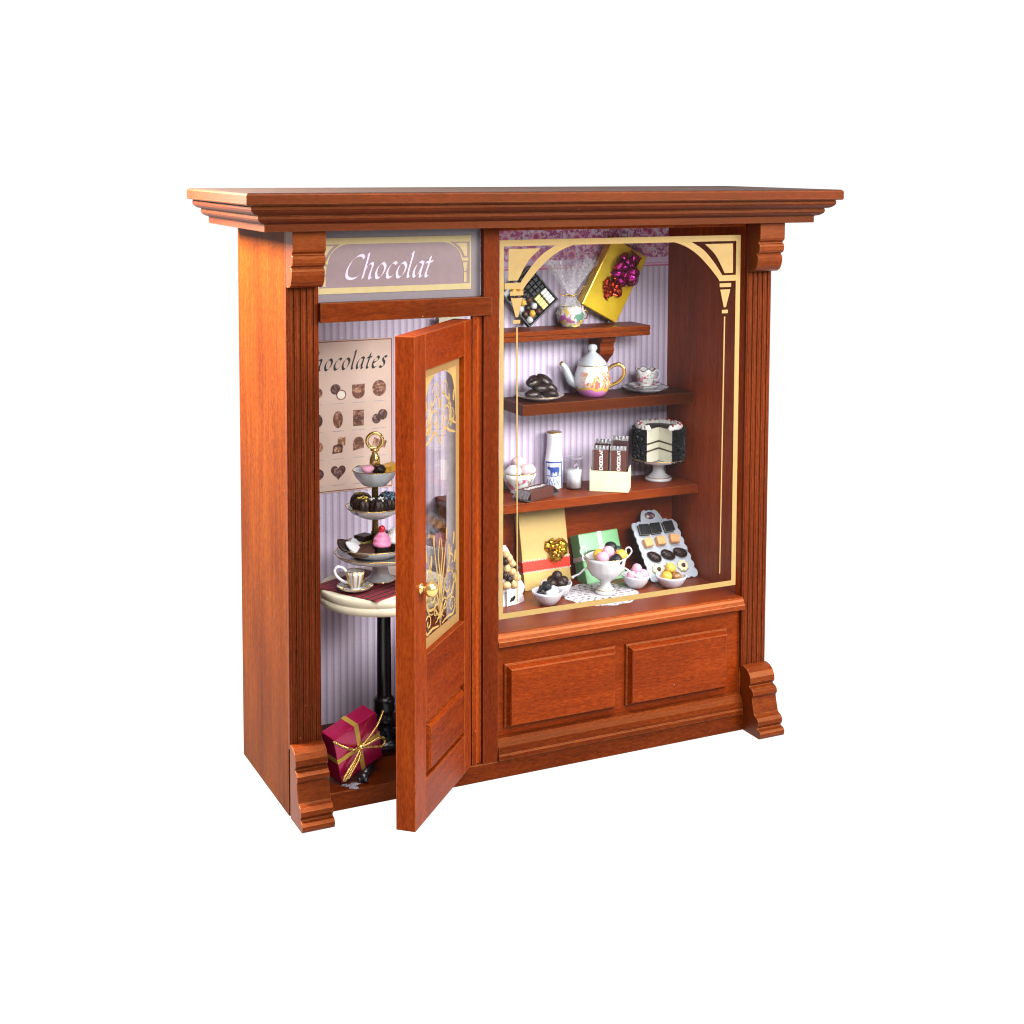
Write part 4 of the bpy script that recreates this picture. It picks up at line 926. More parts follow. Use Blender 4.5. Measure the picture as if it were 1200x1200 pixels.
bt = thing('milk_bottle', 'tall white milk bottle with blue cow label', 'bottle', (16.98, 7.35, mz))
MILKB = plain('milk_white_glass', (.72,.73,.77), .08, 0, .5, .5, var=.02)
m = MB(); m.lathe([(0,0),(.47,0),(.50,.04),(.50,1.30),(.485,1.55),(.42,2.0),(.39,2.4),(.39,2.85),(.41,2.90),(.41,2.98),(.38,3.02),(0,3.02)], 48); m.build('glass_body', MILKB, bt)
m = MB(); m.lathe([(.33,3.005),(.405,3.005),(.41,3.03),(.40,3.06),(0,3.05)], 40); m.build('cap', plain('bronze_cap', (.42,.27,.12), .3, .6), bt)
BLUE = plain('blue_print', (.030,.06,.30), .25, var=.1); LBL = plain('pale_blue_label', (.60,.66,.76), .2, var=.05)
AZ = rad(-118)   # label faces the viewer
def wrap(r0): return lambda a, b: (r0*cos(AZ + a/.5), r0*sin(AZ + a/.5), b)
def wquad(mb, x0, z0, x1, z1, r):
    k = 10; vs = []
    for i in range(k+1):
        x = x0 + (x1-x0)*i/k; vs += [wrap(r)(x, z0), wrap(r)(x, z1)]
    mb.add(vs, [(2*i,2*i+1,2*i+3,2*i+2) for i in range(k)], True)
m = MB(); wquad(m, -.52, .12, .52, 1.50, .502); m.build('label', LBL, bt)
m = MB()
wquad(m, -.50, 1.42, .50, 1.50, .505); wquad(m, -.52, .10, -.45, 1.50, .505); wquad(m, .45, .10, .52, 1.50, .505)
fr_ = wrap(.507)
for q_ in ([(-.18,.96),(-.06,.92),(-.06,1.20),(-.18,1.20)], [(-.06,.92),(.06,.90),(.06,1.21),(-.06,1.20)], [(.06,.90),(.18,.94),(.18,1.22),(.06,1.21)], [(.18,.94),(.31,1.02),(.31,1.20),(.18,1.22)],
           [(-.28,1.06),(-.18,1.0),(-.18,1.20),(-.26,1.24)], [(-.38,1.12),(-.28,1.06),(-.26,1.24),(-.34,1.22)], [(-.28,1.22),(-.25,1.22),(-.24,1.30),(-.29,1.29)],
           [(-.17,.72),(-.12,.72),(-.10,.97),(-.18,.97)], [(-.10,.75),(-.06,.75),(-.05,.94),(-.10,.94)], [(.17,.74),(.22,.74),(.23,.97),(.17,.96)], [(.25,.77),(.29,.77),(.31,1.04),(.24,1.0)], [(.31,.92),(.335,.92),(.335,1.18),(.30,1.19)], [(.0,.86),(.08,.86),(.08,.92),(.0,.92)]):
    m.add([fr_(a, b) for a, b in q_], [(0,1,2,3)])
for a, b, w_ in ((-.25,.70,.2),(0,.66,.28),(.25,.70,.22)): ribbon(m, [(a-w_,b),(a,b+.04),(a+w_,b)], .03, wrap(.506))
write_italic(m, 'Milch', -.47, .24, .225, wrap(.506), slant=.2, nibw=.24, off=(0,0,0))
m.build('blue_print', BLUE, bt)

gl = thing('milk_glass', 'clear tumbler half full of milk in front of striped wallpaper', 'glass', (17.85, 6.62, mz))
m = MB(); shell(m, [(0,0),(.42,0),(.445,.03),(.455,1.70)], [(0,.08),(.405,.08),(.42,1.70)], 48); m.build('tumbler', glass('tumbler_glass', (.985,.985,.99), gain=.5, dirt=.0), gl)
m = MB(); m.lathe([(0,.085),(.402,.085),(.414,1.06),(0,1.06)], 40); m.build('milk', plain('milk', (.62,.62,.64), .3), gl)
m = MB(); ring(m, .438, 1.70, .022); m.build('rim', plain('glass_rim', (.30,.30,.34), .08, 0, .6), gl)

# crate of chocolate bars
cr = thing('bar_crate', 'cream painted wooden crate holding four wrapped chocolate bars', 'crate', (18.30, 5.72, mz), (0,0,rad(-36.5)))
CRM = plain('cream_crate_wood', (.68,.63,.42), .55, 0, .3, var=.10, vs=4, bump=.15)
cwid, cdep = 2.10, 1.15
m = MB(); m.box(0,0,0,cwid,.06,1.12); m.build('front_board', CRM, cr, bevel=.015)
m = MB(); m.box(0,cdep-.06,0,cwid,cdep,1.12); m.build('back_board', CRM, cr, bevel=.015)
for x in (0, cwid-.06):
    m = MB(); m.prism([(.061,.0),(cdep-.061,0),(cdep-.061,1.28),(cdep*.5,1.22),(.061,1.12)], x, x+.06, 'yz'); m.build('end_board', CRM, cr, bevel=.015)
m = MB(); m.box(.061,.061,0,cwid-.061,cdep-.061,.05); m.build('bottom_board', CRM, cr)
WRAP = plain('brown_wrapper', (.085,.022,.014), .35, 0, .5, .1, var=.12); WRAPD = plain('dark_wrapper', (.042,.014,.014), .35, 0, .5, var=.12)
SILV = plain('silver_foil', (.20,.19,.20), .35, .6, .5, var=.25, vs=9, bump=.15, bs=10); WPR = plain('white_print', (.75,.74,.74), .5)
def choc_bar(label, loc, rot, wrapm, L=2.15, wd=.86, t=.30, text=True):
    b = thing('chocolate_bar', label, 'chocolate bar', loc, rot)
    m = MB(); m.box(-wd/2, 0, .12, wd/2, t, L); m.build('wrapper', wrapm, b, bevel=.03)
    m = MB(); nn = 14
    for z0, z1, s in ((L+.001, L+.22, 1), (.119, -.02, -1)):
        vs = []
        for i in range(nn+1):
            x = -wd/2 + wd*i/nn; zg = .008*sin(i*2.3)
            vs += [(x, .02, z0), (x, t*.42+.012*sin(i*1.9), z1+zg), (x, t*.58+.012*sin(i*1.9), z1+zg), (x, t-.02, z0)]
        m.add(vs, [(4*i+k, 4*i+k+1, 4*i+5+k, 4*i+4+k) for i in range(nn) for k in range(3)], False)
    m.box(-wd/2-.012, -.004, .14, -wd/2+.05, t+.004, L-.02)
    m.build('foil', SILV, b, solid=.02)
    if text:
        m = MB(); write_sans(m, 'CHOCOLAT', 1.08, 0, .162, lambda a, c: (.12-c, -.006, a), w=.24)
        m.build('lettering', WPR, b, solid=.004)
    return b
ca, sa = cos(rad(-36.5)), sin(rad(-36.5))
def cl(x, y, z): return (18.30 + x*ca - y*sa, 5.72 + x*sa + y*ca, mz + z)
rz = rad(-36.5)
choc_bar('front left brown chocolate bar standing in the cream crate', cl(.55,.14,.06), (rad(-3),0,rz), WRAP)
choc_bar('front right brown chocolate bar standing in the cream crate', cl(1.50,.14,.06), (rad(-3),0,rz), WRAP)
choc_bar('rear left dark chocolate bar standing in the cream crate', cl(.62,.60,.06), (rad(-2),0,rz), WRAPD, L=2.42)
choc_bar('rear right chocolate bar standing tallest in the cream crate', cl(1.55,.60,.06), (rad(-2),0,rz), WRAPD, L=2.62)
# bar lying in front of the bottle
WRAPL = plain('brown_glossy_wrapper', (.07,.022,.016), .5, 0, .3, var=.15)
lb_ = thing('chocolate_bar', 'silver ended chocolate bar lying flat in front of the milk bottle', 'chocolate bar', (15.10, 5.55, mz+.005), (0,0,rad(24))); lb_.location = (14.98, 5.48, mz+.005); lb_.scale = (1.2,1.2,1.3)
m = MB(); m.box(-.78,-.38,.0,.78,.38,.44); m.build('wrapper', WRAPL, lb_, bevel=.03)
m = MB()
for s in (-1, 1):
    nn = 12; vs = []
    for i in range(nn+1):
        y = -.38 + .76*i/nn; g_ = .03*sin(i*2.1)
        vs += [(s*.781, y, .03), (s*1.08, y*1.1, .10+g_), (s*1.08, y*1.1, .16+g_), (s*.781, y, .42)]
    m.add(vs, [(4*i+k, 4*i+k+1, 4*i+5+k, 4*i+4+k) for i in range(nn) for k in range(3)])
m.build('foil', SILV, lb_, solid=.02)
m = MB(); write_sans(m, 'CHOCOLAT', -.66, -.06, .20, lambda a, c: (a, c, .446), w=.24); m.build('lettering', WPR, lb_, solid=.004)

# cake on pedestal
KX, KY = 23.10, 6.55
st_ = thing('cake_stand', 'small white pedestal cake stand with gilt edges at right of the middle shelf', 'cake stand', (KX, KY, mz))
m = MB(); m.lathe([(0,0),(.70,0),(.75,.06),(.72,.16),(.55,.26),(.36,.44),(.30,.68),(.34,.88),(.5,.96),(1.0,1.02),(1.36,1.14),(1.46,1.24),(1.47,1.27),(1.38,1.26),(1.0,1.12),(0,1.10)], 64); m.build('plate_and_pedestal', PORC, st_)
m = MB(); ring(m, 1.465, 1.262, .022); m.build('gilt_line', GOLD, st_)
m = MB(); ring(m, .66, .20, .022); m.build('gilt_line', GOLD, st_)
ka = math.atan2(-62.88-KY, -18.83-KX) + rad(2)
ck_ = thing('layer_cake', 'chocolate crusted layer cake with a slice cut out showing cream layers', 'cake', (KX, KY, mz+1.125), (0,0,ka))
# local +x points at the viewer; the slice is missing between -31 and +31 degrees
g0 = rad(31); R0, H0 = 1.36, 1.86; nn = 56
angs = [g0 + (2*PI-2*g0)*i/nn for i in range(nn+1)]
m = MB(); vs = []
for a in angs:
    vs += [(R0*cos(a), R0*sin(a), 0), (R0*1.02*cos(a), R0*1.02*sin(a), H0*.5), (R0*cos(a), R0*sin(a), H0-.08), ((R0-.1)*cos(a), (R0-.1)*sin(a), H0)]
fs = [(4*i+k, 4*i+k+1, 4*i+5+k, 4*i+4+k) for i in range(nn) for k in range(3)]
m.add(vs, fs, True)
m.add([((R0-.1)*cos(a), (R0-.1)*sin(a), H0) for a in angs] + [(0,0,H0)], [(i, i+1, nn+1) for i in range(nn)])
rr = random.Random(8)
for k in range(1000):
    a = rr.uniform(g0+.02, 2*PI-g0-.02); z = rr.uniform(.03, H0-.05); L = rr.uniform(.06,.13); th = rr.uniform(0, PI)
    c = Vector((R0*1.03*cos(a), R0*1.03*sin(a), z)); tng = Vector((-sin(a), cos(a), 0)); d = tng*cos(th) + Vector((0,0,1))*sin(th); nrm = Vector((cos(a), sin(a), 0)); e = d.cross(nrm)
    w_ = .03
    m.add([c-d*L-e*w_, c+d*L-e*w_, c+d*L+e*w_, c-d*L+e*w_, c-d*L*.8+nrm*.08, c+d*L*.8+nrm*.08], [(0,1,5,4),(3,2,5,4)[::-1],(0,4,3),(1,2,5)])
m.build('crust', BLACKC, ck_)
CRE = plain('cream_sponge', (.66,.64,.52), .6, 0, .3, var=.06, vs=8, bump=.3, bs=16)
m = MB()
lay_ = [(0,.20,0),(.20,.26,0),(.26,.62,0),(.62,.72,1),(.72,1.02,0),(1.02,1.12,1),(1.12,H0,0)]
for a in (g0, -g0):
    for z0, z1, mi in lay_:
        m.cur = mi; d = .006
        rr_ = R0-.03
        q = [(0,0,z0),(rr_*cos(a),rr_*sin(a),z0),(rr_*cos(a),rr_*sin(a),z1),(0,0,z1)]
        m.add(q, [(0,1,2,3)])
m.cur = 0
m.build('cut_face', [CRE, CHOCM], ck_)
m = MB(); rr = random.Random(3)
for i in range(24):
    a = g0 + .06 + (2*PI-2*g0-.12)*i/23
    for q_ in range(3):
        m.ball(((R0-.24)*cos(a) + rr.uniform(-.04,.04), (R0-.24)*sin(a)+rr.uniform(-.04,.04), H0+.05+.07*q_), .19-.05*q_, 10, 7, (1,1,.8), .12, seed=i)
m.build('cream_ring', plain('whipped_cream', (.72,.70,.66), .5, bump=.2), ck_)
m = MB()
for i in range(40):
    a = rr.uniform(g0+.05, 2*PI-g0-.05); r = R0-.24+rr.uniform(-.16,.16); m.ball((r*cos(a), r*sin(a), H0+.20+rr.uniform(-.03,.06)), rr.uniform(.03,.055), 8, 6)
m.build('red_sprinkles', plain('red_sprinkle', (.40,.02,.03), .4), ck_)
m = MB(); m.lathe([(0,H0+.002),(R0-.42,H0+.002),(R0-.44,H0+.05),(0,H0+.06)], 40)
m2 = MB()
vs = [((R0-.42)*cos(a), (R0-.42)*sin(a), H0+.03) for a in angs] + [(0,0,H0+.03)]
m2.add(vs, [(i, i+1, nn+1) for i in range(nn)]); m2.build('chocolate_top', CHOC, ck_, solid=.04)

# ================================================================== WINDOW FLOOR (z 7.1)
fz = 7.105
# yellow box leaning back
LEAN = math.atan2(.85, 4.0)
yb = thing('gift_box', 'yellow gift box with red lace ribbon and gold bow leaning at the back', 'gift box', (14.62, 5.98, fz), (-LEAN, 0, rad(2)))
m = MB(); m.box(0,0,0,2.84,.52,4.12); m.build('card_box', plain('yellow_card', (.48,.33,.11), .5, 0, .3, var=.05, bump=.06, bs=30), yb, bevel=.03)
m = MB(); k = .014; m.box(-k,-k,.98,2.84+k,.52+k,1.52); m.build('ribbon', plain('red_ribbon', (.55,.025,.008), .4, 0, .4, var=.1), yb)
m = MB()
for zz_ in (.95, 1.55):
    for i in range(34):
        x = -.01 + 2.86*i/33; m.ball((x, -.022, zz_ + (.028 if i % 2 else -.028)), .036, 8, 5, (1,.4,1))
m.build('lace_edge', PORC, yb)
m = MB(); rosette(m, .66, 21, 9, 7, 5); m.build('gold_bow', foil('gold_foil_bow', (.70,.40,.03)), yb, loc=(2.05,-.06,1.95), solid=.012)

# green box
ge = thing('gift_box', 'pale green gift box with white ribbon behind the goblet', 'gift box', (18.15, 5.62, fz), (-math.atan2(.9,2.5), 0, rad(6)))
m = MB(); m.box(0,0,0,2.62,.9,2.72); m.build('card_box', plain('green_foil_card', (.15,.38,.17), .35, .1, .5, .1, var=.1, vs=1), ge, bevel=.05)
m = MB(); k = .014; m.box(1.22,-k,-k,1.50,.9+k,2.72+k); m.box(-k-.002,-k-.002,1.28,2.62+k,.9+k,1.52); m.build('ribbon', PORC, ge)
m = MB()
for s in (-1, 1):
    cord(m, curve3([(1.36,-.06,1.40),(1.36+s*.45,-.25,1.68),(1.36+s*1.0,-.2,1.72),(1.36+s*1.22,-.12,1.45),(1.36+s*.9,-.2,1.30),(1.36+s*.4,-.15,1.36),(1.36,-.06,1.40)]), .045)
m.build('cord_bow', plain('dark_green_cord', (.02,.06,.04), .4), ge)

# lace doily
m = MB(); nr, na = 16, 144; R1 = 2.0; keep = []
vs = []; fs = []
for j in range(nr+1):
    for k in range(na):
        a = 2*PI*k/na; r = R1*j/nr
        if j > nr-4: r *= 1 + .07*(abs(sin(6.5*a*1.0 + 0)) - .5)*(j-nr+4)/4
        vs.append((r*cos(a), r*sin(a), .0))
for j in range(nr):
    for k in range(na):
        hole = (j in (5,6) and k % 12 in (2,3,4,5)) or (j in (8,9) and k % 8 in (1,2,3)) or (j in (11,12) and k % 6 in (1,2)) or (j == 14 and k % 6 in (3,4)) or (j == 15 and k % 12 in (0,))
        if not hole: fs.append((j*na+k, j*na+(k+1)%na, (j+1)*na+(k+1)%na, (j+1)*na+k))
m.add(vs, fs)
tag(m.build('lace_doily', plain('white_lace', (.42,.41,.44), .8, 0, .2, var=.08, vs=8, bump=.4, bs=20), None, loc=(17.98, 3.82, fz+.012), solid=.02, weld=False), 'round white lace doily under the goblet', 'doily')
# goblet
gb_ = thing('goblet', 'white porcelain goblet with scrolled handles full of coloured balls', 'goblet', (18.30, 3.85, fz+.03))
m = MB(); shell(m, [(0,0),(.54,0),(.57,.08),(.50,.22),(.36,.32),(.26,.48),(.26,.62),(.46,.78),(.78,1.0),(.98,1.35),(1.06,1.80),(1.10,1.98)], [(0,.85),(.6,1.05),(.88,1.4),(.98,1.8),(1.05,1.98)], 64, fn=lambda r,z,a: (r*(1+(.018*sin(16*a) if 1.0 < z < 1.7 else 0) + (.02*sin(8*a) if z > 1.9 else 0)), z)); m.build('cup', PORC, gb_)
m = MB(); ring(m, 1.085, 1.985, .018, amp=.02, k=8); m.build('gilt_line', GOLD, gb_)
m = MB(); ring(m, .50, .225, .022); m.build('gilt_line', GOLD, gb_)
da = rad(-26)
for s in (-1, 1):
    m = MB(); e = Vector((cos(da)*s, sin(da)*s, 0))
    m.tube([e*a + Vector((0,0,b)) for a, b in smooth_pts([(.95,1.35),(1.18,1.22),(1.38,1.02),(1.60,.92),(1.72,.84)], 4)], .05, 8); m.ball(e*1.74 + Vector((0,0,.83)), .085, 10, 8)
    m.build('lower_scroll', PORC, gb_)
    m = MB(); m.tube([e*a + Vector((0,0,b)) for a, b in smooth_pts([(1.05,1.85),(1.22,2.0),(1.36,2.25),(1.22,2.45),(1.05,2.35),(1.06,2.18)], 4)], .045, 8); m.build('handle', PORC, gb_)
def balls(name, lst, grp, r, jit=.04):
    first = {}
    for x, y, z, mt, lb in lst:
        key = mt.name
        if key not in first:
            m = MB(); m.ball((0,0,0), r, 24, 14, (1,1,.96), jit, seed=len(first)+int(r*100)); o = m.build(name, mt, None, loc=(x,y,z)); first[key] = tag(o, lb, 'sweet', grp)
        else: copy_of(first[key], (x,y,z), lb, (x*3, y*5, z*2))
balls('sugar_ball', [(17.95,3.55,9.12,PINK,'pink ball at the left of the goblet'), (18.36,3.70,9.34,PINK,'pink ball at the top of the goblet'), (18.64,3.95,9.50,BLACKC,'black ball at the back of the goblet heap'), (18.55,3.15,9.02,BLACKC,'black ball at the front of the goblet heap'), (19.06,3.55,9.12,YELLOW,'golden ball at the right of the goblet'), (18.1,4.2,9.1,YELLOW,'golden ball hidden at the back left of the goblet'), (18.9,4.3,9.1,PINK,'pink ball at the back right of the goblet')], 'balls heaped in the goblet', .34)

# four small bowls
def small_bowl(label, loc, r=.82, h=.72):
    b = thing('small_bowl', label, 'bowl', loc)
    m = MB(); shell(m, [(0,0),(r*.42,0),(r*.50,.03),(r*.80,h*.42),(r*.96,h*.82),(r,h)], [(0,.08),(r*.45,.10),(r*.74,h*.45),(r*.90,h*.84),(r*.95,h)], 48, fn=lambda rr_,z,a: (rr_*(1+(.015*sin(5*a) if z > .3 else 0)), z)); m.build('dish', WHITE, b)
small_bowl('white bowl of black and white sweets at the front left of the window floor', (14.70, 3.50, fz))
small_bowl('white bowl of dark truffles behind the black and white sweets', (15.75, 4.55, fz))
small_bowl('white bowl of pink balls between goblet and scalloped tray', (20.30, 4.10, fz), .76)
small_bowl('white bowl of golden balls in front of the scalloped tray', (22.05, 3.35, fz), .84, .66)
balls('truffle', [(15.35,4.30,7.86,CHOC,'leftmost dark truffle in the rear bowl'), (15.80,4.20,7.84,CHOC,'front dark truffle in the rear bowl'), (16.18,4.60,7.84,CHOC,'rightmost dark truffle in the rear bowl'), (15.68,4.90,7.86,CHOC,'back dark truffle in the rear bowl'), (15.75,4.50,8.20,CHOC,'topmost dark truffle in the rear bowl')], 'truffles in the rear bowl', .28)
balls('mixed_sweet', [(14.35,3.45,7.72,BLACKC,'black sweet at the left of the front bowl'), (14.62,3.75,7.84,BLACKC,'black sweet at the back of the front bowl'), (14.60,3.45,8.06,BLACKC,'topmost black sweet of the front bowl'), (15.02,3.55,7.74,PORC,'white sweet at the right of the front bowl'), (14.72,3.15,7.70,PORC,'white sweet at the front of the front bowl')], 'black and white sweets in the front bowl', .27, .14)
balls('pink_ball', [(19.95,3.95,7.80,PINK,'leftmost pink ball in the small bowl'), (20.22,3.72,7.78,PINK,'front pink ball in the small bowl'), (20.66,3.95,7.80,PINK,'rightmost pink ball in the small bowl'), (20.35,4.35,7.82,PINK,'back pink ball in the small bowl'), (20.32,4.05,8.12,PINK,'topmost pink ball in the small bowl')], 'pink balls in the small bowl', .29)
balls('golden_ball', [(21.66,3.20,7.76,YELLOW,'left golden ball in the bowl before the tray'), (22.10,3.55,8.06,YELLOW,'topmost golden ball in the bowl before the tray'), (22.05,3.75,7.7,YELLOW,'back golden ball in the bowl before the tray'), (22.20,3.10,7.70,plain('mottled_brown_sugar', (.22,.10,.03), .3, var=.6, vs=5),'mottled brown ball at right of the golden balls')], 'balls in the bowl before the tray', .30)

# scalloped tray of sweets leaning back
tn = Vector((0,-.79,.61)).normalized(); tv = Vector((0, tn.z, -tn.y)); tu = Vector((1,0,0))
MTY = Matrix.Translation((22.95, 4.42, 7.20)) @ Matrix((tu, tv, tn)).transposed().to_4x4()
sy_ = thing('scalloped_tray', 'white scalloped tray with purple medallion leaning at right of the window floor', 'tray'); sy_.matrix_world = MTY
def scallop(a, b, n, d):
    o = []; a = Vector(a); b = Vector(b); t = (b-a); nr_ = Vector((t.y, -t.x)).normalized()
    for i in range(n):
        for k in range(6):
            u = (i + k/6)/n; o.append(tuple(a + t*u + nr_*d*abs(sin(PI*(k/6)))))
    return o
ol = scallop((-1.48,-.02),(1.42,-.02),7,.09) + scallop((1.42,-.02),(1.12,3.30),7,.10) + scallop((1.12,3.30),(.42,3.46),2,.08) + scallop((.42,3.46),(.20,4.02),1,.04) + scallop((.20,4.02),(-.72,4.05),3,.07) + scallop((-.72,4.05),(-.98,3.44),1,.04) + scallop((-.98,3.44),(-1.60,3.36),2,.06) + scallop((-1.60,3.36),(-1.48,-.02),8,.05)
TRM = plain('bluish_white_plastic', (.42,.46,.52), .25, 0, .5, .2, var=.04)
m = MB(); m.prism(ol, -.06, .05, 'xy'); m.build('tray_base', TRM, sy_, bevel=.02)
m = MB(); m.lathe([(0,.052),(.30,.052),(.31,.07),(0,.09)], 32, fn=lambda r,z,a: (r, z)); 
m.v = [Vector((v.x*1.05-.32, v.y*.72+3.74, v.z)) for v in m.v]; m.build('medallion', spots('purple_medallion', (.12,.07,.13), [(.34,.22,.28),(.40,.30,.2)], 4.0, .56), sy_)
def on_tray2(mb, nm, lb, mt, bevel, loc, rz_=0, grp=None):
    o = mb.build(nm, mt, None, bevel=bevel); o.matrix_world = MTY @ Matrix.Translation((loc[0], loc[1], .052)) @ Matrix.Rotation(rz_, 4, 'Z'); tag(o, lb, 'chocolate', grp)
side = ['left', 'middle', 'right']
EDG = plain('cream_edge', (.55,.50,.34), .5); ORA = plain('orange_fondant', (.74,.36,.14), .42, 0, .4, var=.08, bump=.15, sub=.1)
for i, (u, v_) in enumerate([(-1.04,2.90),(-.32,2.90),(.52,2.92)]):
    m = MB(); m.box(-.30,-.30,0,.30,.30,.10); m.box(-.30,-.30,.20,.30,.30,.28); m.cur = 1; m.box(-.285,-.285,.10,.285,.285,.20)
    on_tray2(m, 'square_chocolate', f'black square chocolate with pale filling, {side[i]} of the top row on the scalloped tray', [BLACKC, EDG], .02, (u, v_), .05*i-.05, 'square chocolates')
for i, (u, v_) in enumerate([(-1.06,2.12),(-.26,2.14),(.62,2.16)]):
    m = MB(); m.box(-.27,-.25,0,.27,.25,.34); on_tray2(m, 'orange_cube', f'orange fondant cube, {side[i]} of the second row on the scalloped tray', ORA, .07, (u, v_), .1-.1*i, 'orange cubes')
for i, (u, v_) in enumerate([(-.92,1.30),(-.05,1.32),(.76,1.36)]):
    m = MB(); m.ball((0,0,.10), .44, 28, 12, (1.0,.62,.42), .03, seed=i)
    for k in range(3): m.tube([(-.3+.2*k,-.2,.22),(-.2+.2*k,0,.285),(-.1+.2*k,.2,.22)], .022, 6)
    on_tray2(m, 'oval_chocolate', f'dark oval chocolate, {side[i]} of the third row on the scalloped tray', CHOC, 0, (u, v_), -.6+.1*i, 'oval chocolates')
for i, (u, v_) in enumerate([(-.92,.56),(-.15,.58),(.66,.60)]):
    m = MB(); m.lathe([(0,0),(.30,0),(.34,.06),(.28,.14),(.18,.15),(0,.12)], 48, fn=lambda r,z,a: (r*(1+.08*sin(8*a)*(1 if r>.2 else 0)), z)); m.cur = 1; m.ball((0,0,.15), .13, 14, 8, (1,1,.6), .1, seed=i)
    on_tray2(m, 'cream_rosette', f'cream rosette with brown centre, {side[i]} of the lowest row on the scalloped tray', [plain('pale_cream', (.70,.64,.40), .5), CHOCM], 0, (u, v_), 0, 'cream rosettes')

# gauze bag of nuts at the far left
GAU = film('white_gauze', (.72,.70,.74), .42, .8)
bg = thing('gauze_bag', 'pointed white gauze bag of nuts at the left edge of the window floor', 'bag', (13.05, 4.5, fz), (0,0,rad(18)))
m = MB(); nn = 40; lay = []; J = 16
for j in range(J+1):
    t = j/J; wv_ = (.80*(1-t)**.75 + .12) * (1 + .05*sin(t*20)) ; dv = .34*(1-t)**.8 + .04; z = 3.05*t
    for k in range(nn):
        a = 2*PI*k/nn; fr = 1 + .05*sin(7*a + t*3) + (.12*sin(5*a) if t > .85 else 0)
        lay.append((wv_*fr*cos(a) - .35*t, dv*fr*sin(a) + .15*t, z))
m.add(lay, [(j*nn+k, j*nn+(k+1)%nn, (j+1)*nn+(k+1)%nn, (j+1)*nn+k) for j in range(J) for k in range(nn)], True)
m.build('gauze', GAU, bg)
m = MB(); m.prism([(.30,.10),(1.05,.30),(1.18,.62),(.86,1.05),(.62,1.8),(.20,2.4),(-.1,2.9)], .14, .17, 'xz'); m.build('gauze_frill', film('gauze_frill', (.70,.68,.72), .25, .8), bg)
m = MB(); m.box(-.62,-.40,.02,.14,-.365,.86); m.build('paper_tag', PORC, bg)
m = MB(); m.prism([(-.44,.20),(-.34,.40),(-.06,.50),(-.02,.38),(-.14,.24)], -.415, -.401); m.build('tag_mark', BLACKC, bg)
NUT = plain('tan_nut', (.52,.34,.16), .45, 0, .4, var=.15)
bm_ = bg.rotation_euler.to_matrix()
nb = [(-.55,1.10,0),(-.05,1.06,0),(-.32,1.36,1),(.18,1.38,0),(-.62,1.62,1),(-.10,1.70,0),(.22,1.82,1),(-.42,1.94,0),(-.06,2.14,0),(-.50,2.30,1),(-.22,2.46,0),(-.42,2.66,0)]
rown = ['lowest row left','lowest row right','second row left','second row right','third row left','third row middle','third row right','fourth row left','fourth row right','fifth row left','fifth row right','top']
f1 = {}
for i, (x, z, dk) in enumerate(nb):
    p = Vector((13.05,4.5,fz)) + bm_ @ Vector((x-.05*z*.3, -.42*(1-z/3.4)-.04, z)); lb = f"{'dark chocolate' if dk else 'tan'} nut in the white gauze bag, {rown[i]}"
    if dk not in f1:
        m = MB(); m.ball((0,0,0), .20 if dk else .24, 18, 10, (1,.8,.84 if not dk else .95), .06, seed=dk); f1[dk] = tag(m.build('nut', CHOC if dk else NUT, None, loc=p), lb, 'nut', 'nuts in the gauze bag')
    else: copy_of(f1[dk], p, lb, (i, i*2, i*3))

# ================================================================== WHITE SWEEP, CAMERA, LIGHT
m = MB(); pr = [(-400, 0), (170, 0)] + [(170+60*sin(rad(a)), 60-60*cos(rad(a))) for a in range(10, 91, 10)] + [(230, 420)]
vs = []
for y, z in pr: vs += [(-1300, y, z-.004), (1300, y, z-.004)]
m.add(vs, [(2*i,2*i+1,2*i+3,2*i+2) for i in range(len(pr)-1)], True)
SWM = plain('glowing_white_ground', (.05,.05,.05), .9, 0, .05, var=.005)
SWM.node_tree.nodes['Principled BSDF'].inputs['Emission Color'].default_value = (1,1,1,1); SWM.node_tree.nodes['Principled BSDF'].inputs['Emission Strength'].default_value = 1.03  # added glow keeps the ground white and hides contact shadows
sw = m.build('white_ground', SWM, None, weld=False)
sw['kind'] = 'structure'; sw['label'] = 'plain white studio ground with added glow'

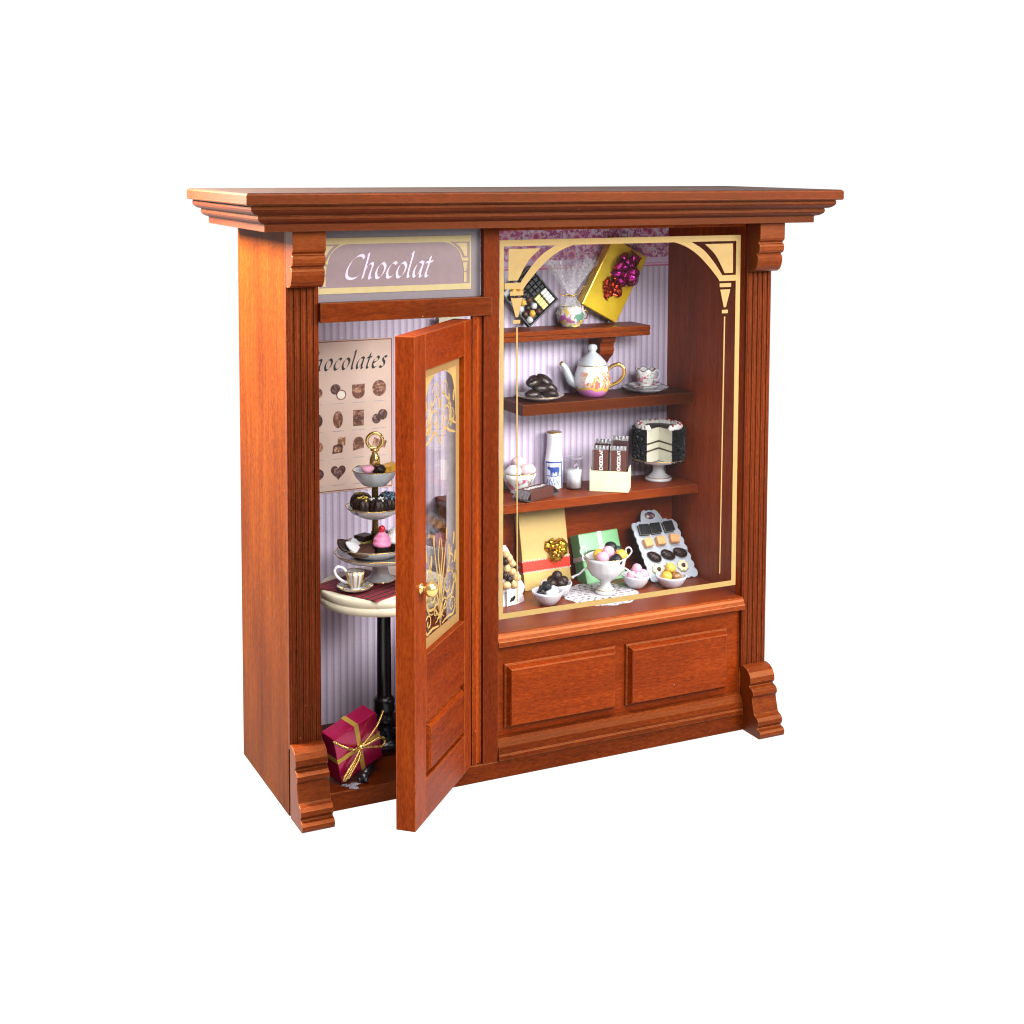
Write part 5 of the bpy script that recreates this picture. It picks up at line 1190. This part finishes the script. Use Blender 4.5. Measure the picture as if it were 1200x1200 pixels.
cam = bpy.data.cameras.new('camera'); co = bpy.data.objects.new('camera', cam); COL.objects.link(co)
co.matrix_world = Matrix.Translation((-18.82813565, -62.88483746, 29.94876005)) @ Matrix((CR, CU, -CF)).transposed().to_4x4()
cam.sensor_width = 36; cam.lens = 1727.44/1200*36; cam.shift_x = (600-632.5265)/1200; cam.shift_y = (324.6157-600)/1200
cam.clip_start = 1; cam.clip_end = 2000
sc.camera = co

def area(name, loc, aim, sx, sy, power, col=(1,1,1)):
    l = bpy.data.lights.new(name, 'AREA'); l.shape = 'RECTANGLE'; l.size = sx; l.size_y = sy; l.energy = power; l.color = col
    o = bpy.data.objects.new(name, l); COL.objects.link(o); o.location = loc
    o.rotation_euler = (Vector(aim) - Vector(loc)).to_track_quat('-Z', 'Y').to_euler(); return o
area('overhead_softbox', (14, -34, 92), (12, 0, 6), 70, 40, 185000)
area('key_softbox', (50, -52, 46), (14, 0, 14), 30, 30, 98000, (1,.985,.95))
area('front_softbox', (2, -96, 62), (8, 0, 13), 38, 30, 100000)
area('side_softbox', (-16, 10, 37), (0, 4, 20), 9, 9, 120000, (1,.93,.72))

wd = bpy.data.worlds.new('World'); sc.world = wd; wd.use_nodes = True
bgn = wd.node_tree.nodes['Background']; bgn.inputs[0].default_value = (1,1,1,1); bgn.inputs[1].default_value = .08

sc.view_settings.view_transform = 'Standard'; sc.view_settings.look = 'None'; sc.view_settings.exposure = 0; sc.view_settings.gamma = 1; sc.view_settings.use_curve_mapping = False
sc.render.engine = 'CYCLES'
sc.cycles.max_bounces = 10; sc.cycles.diffuse_bounces = 4; sc.cycles.glossy_bounces = 5; sc.cycles.transparent_max_bounces = 20; sc.cycles.transmission_bounces = 8
sc.cycles.caustics_reflective = False; sc.cycles.caustics_refractive = False; sc.cycles.sample_clamp_indirect = 6
sc.cycles.use_denoising = True; sc.cycles.denoiser = 'OPENIMAGEDENOISE'
sc.cycles.pixel_filter_type = 'BLACKMAN_HARRIS'; sc.cycles.filter_width = 1.15
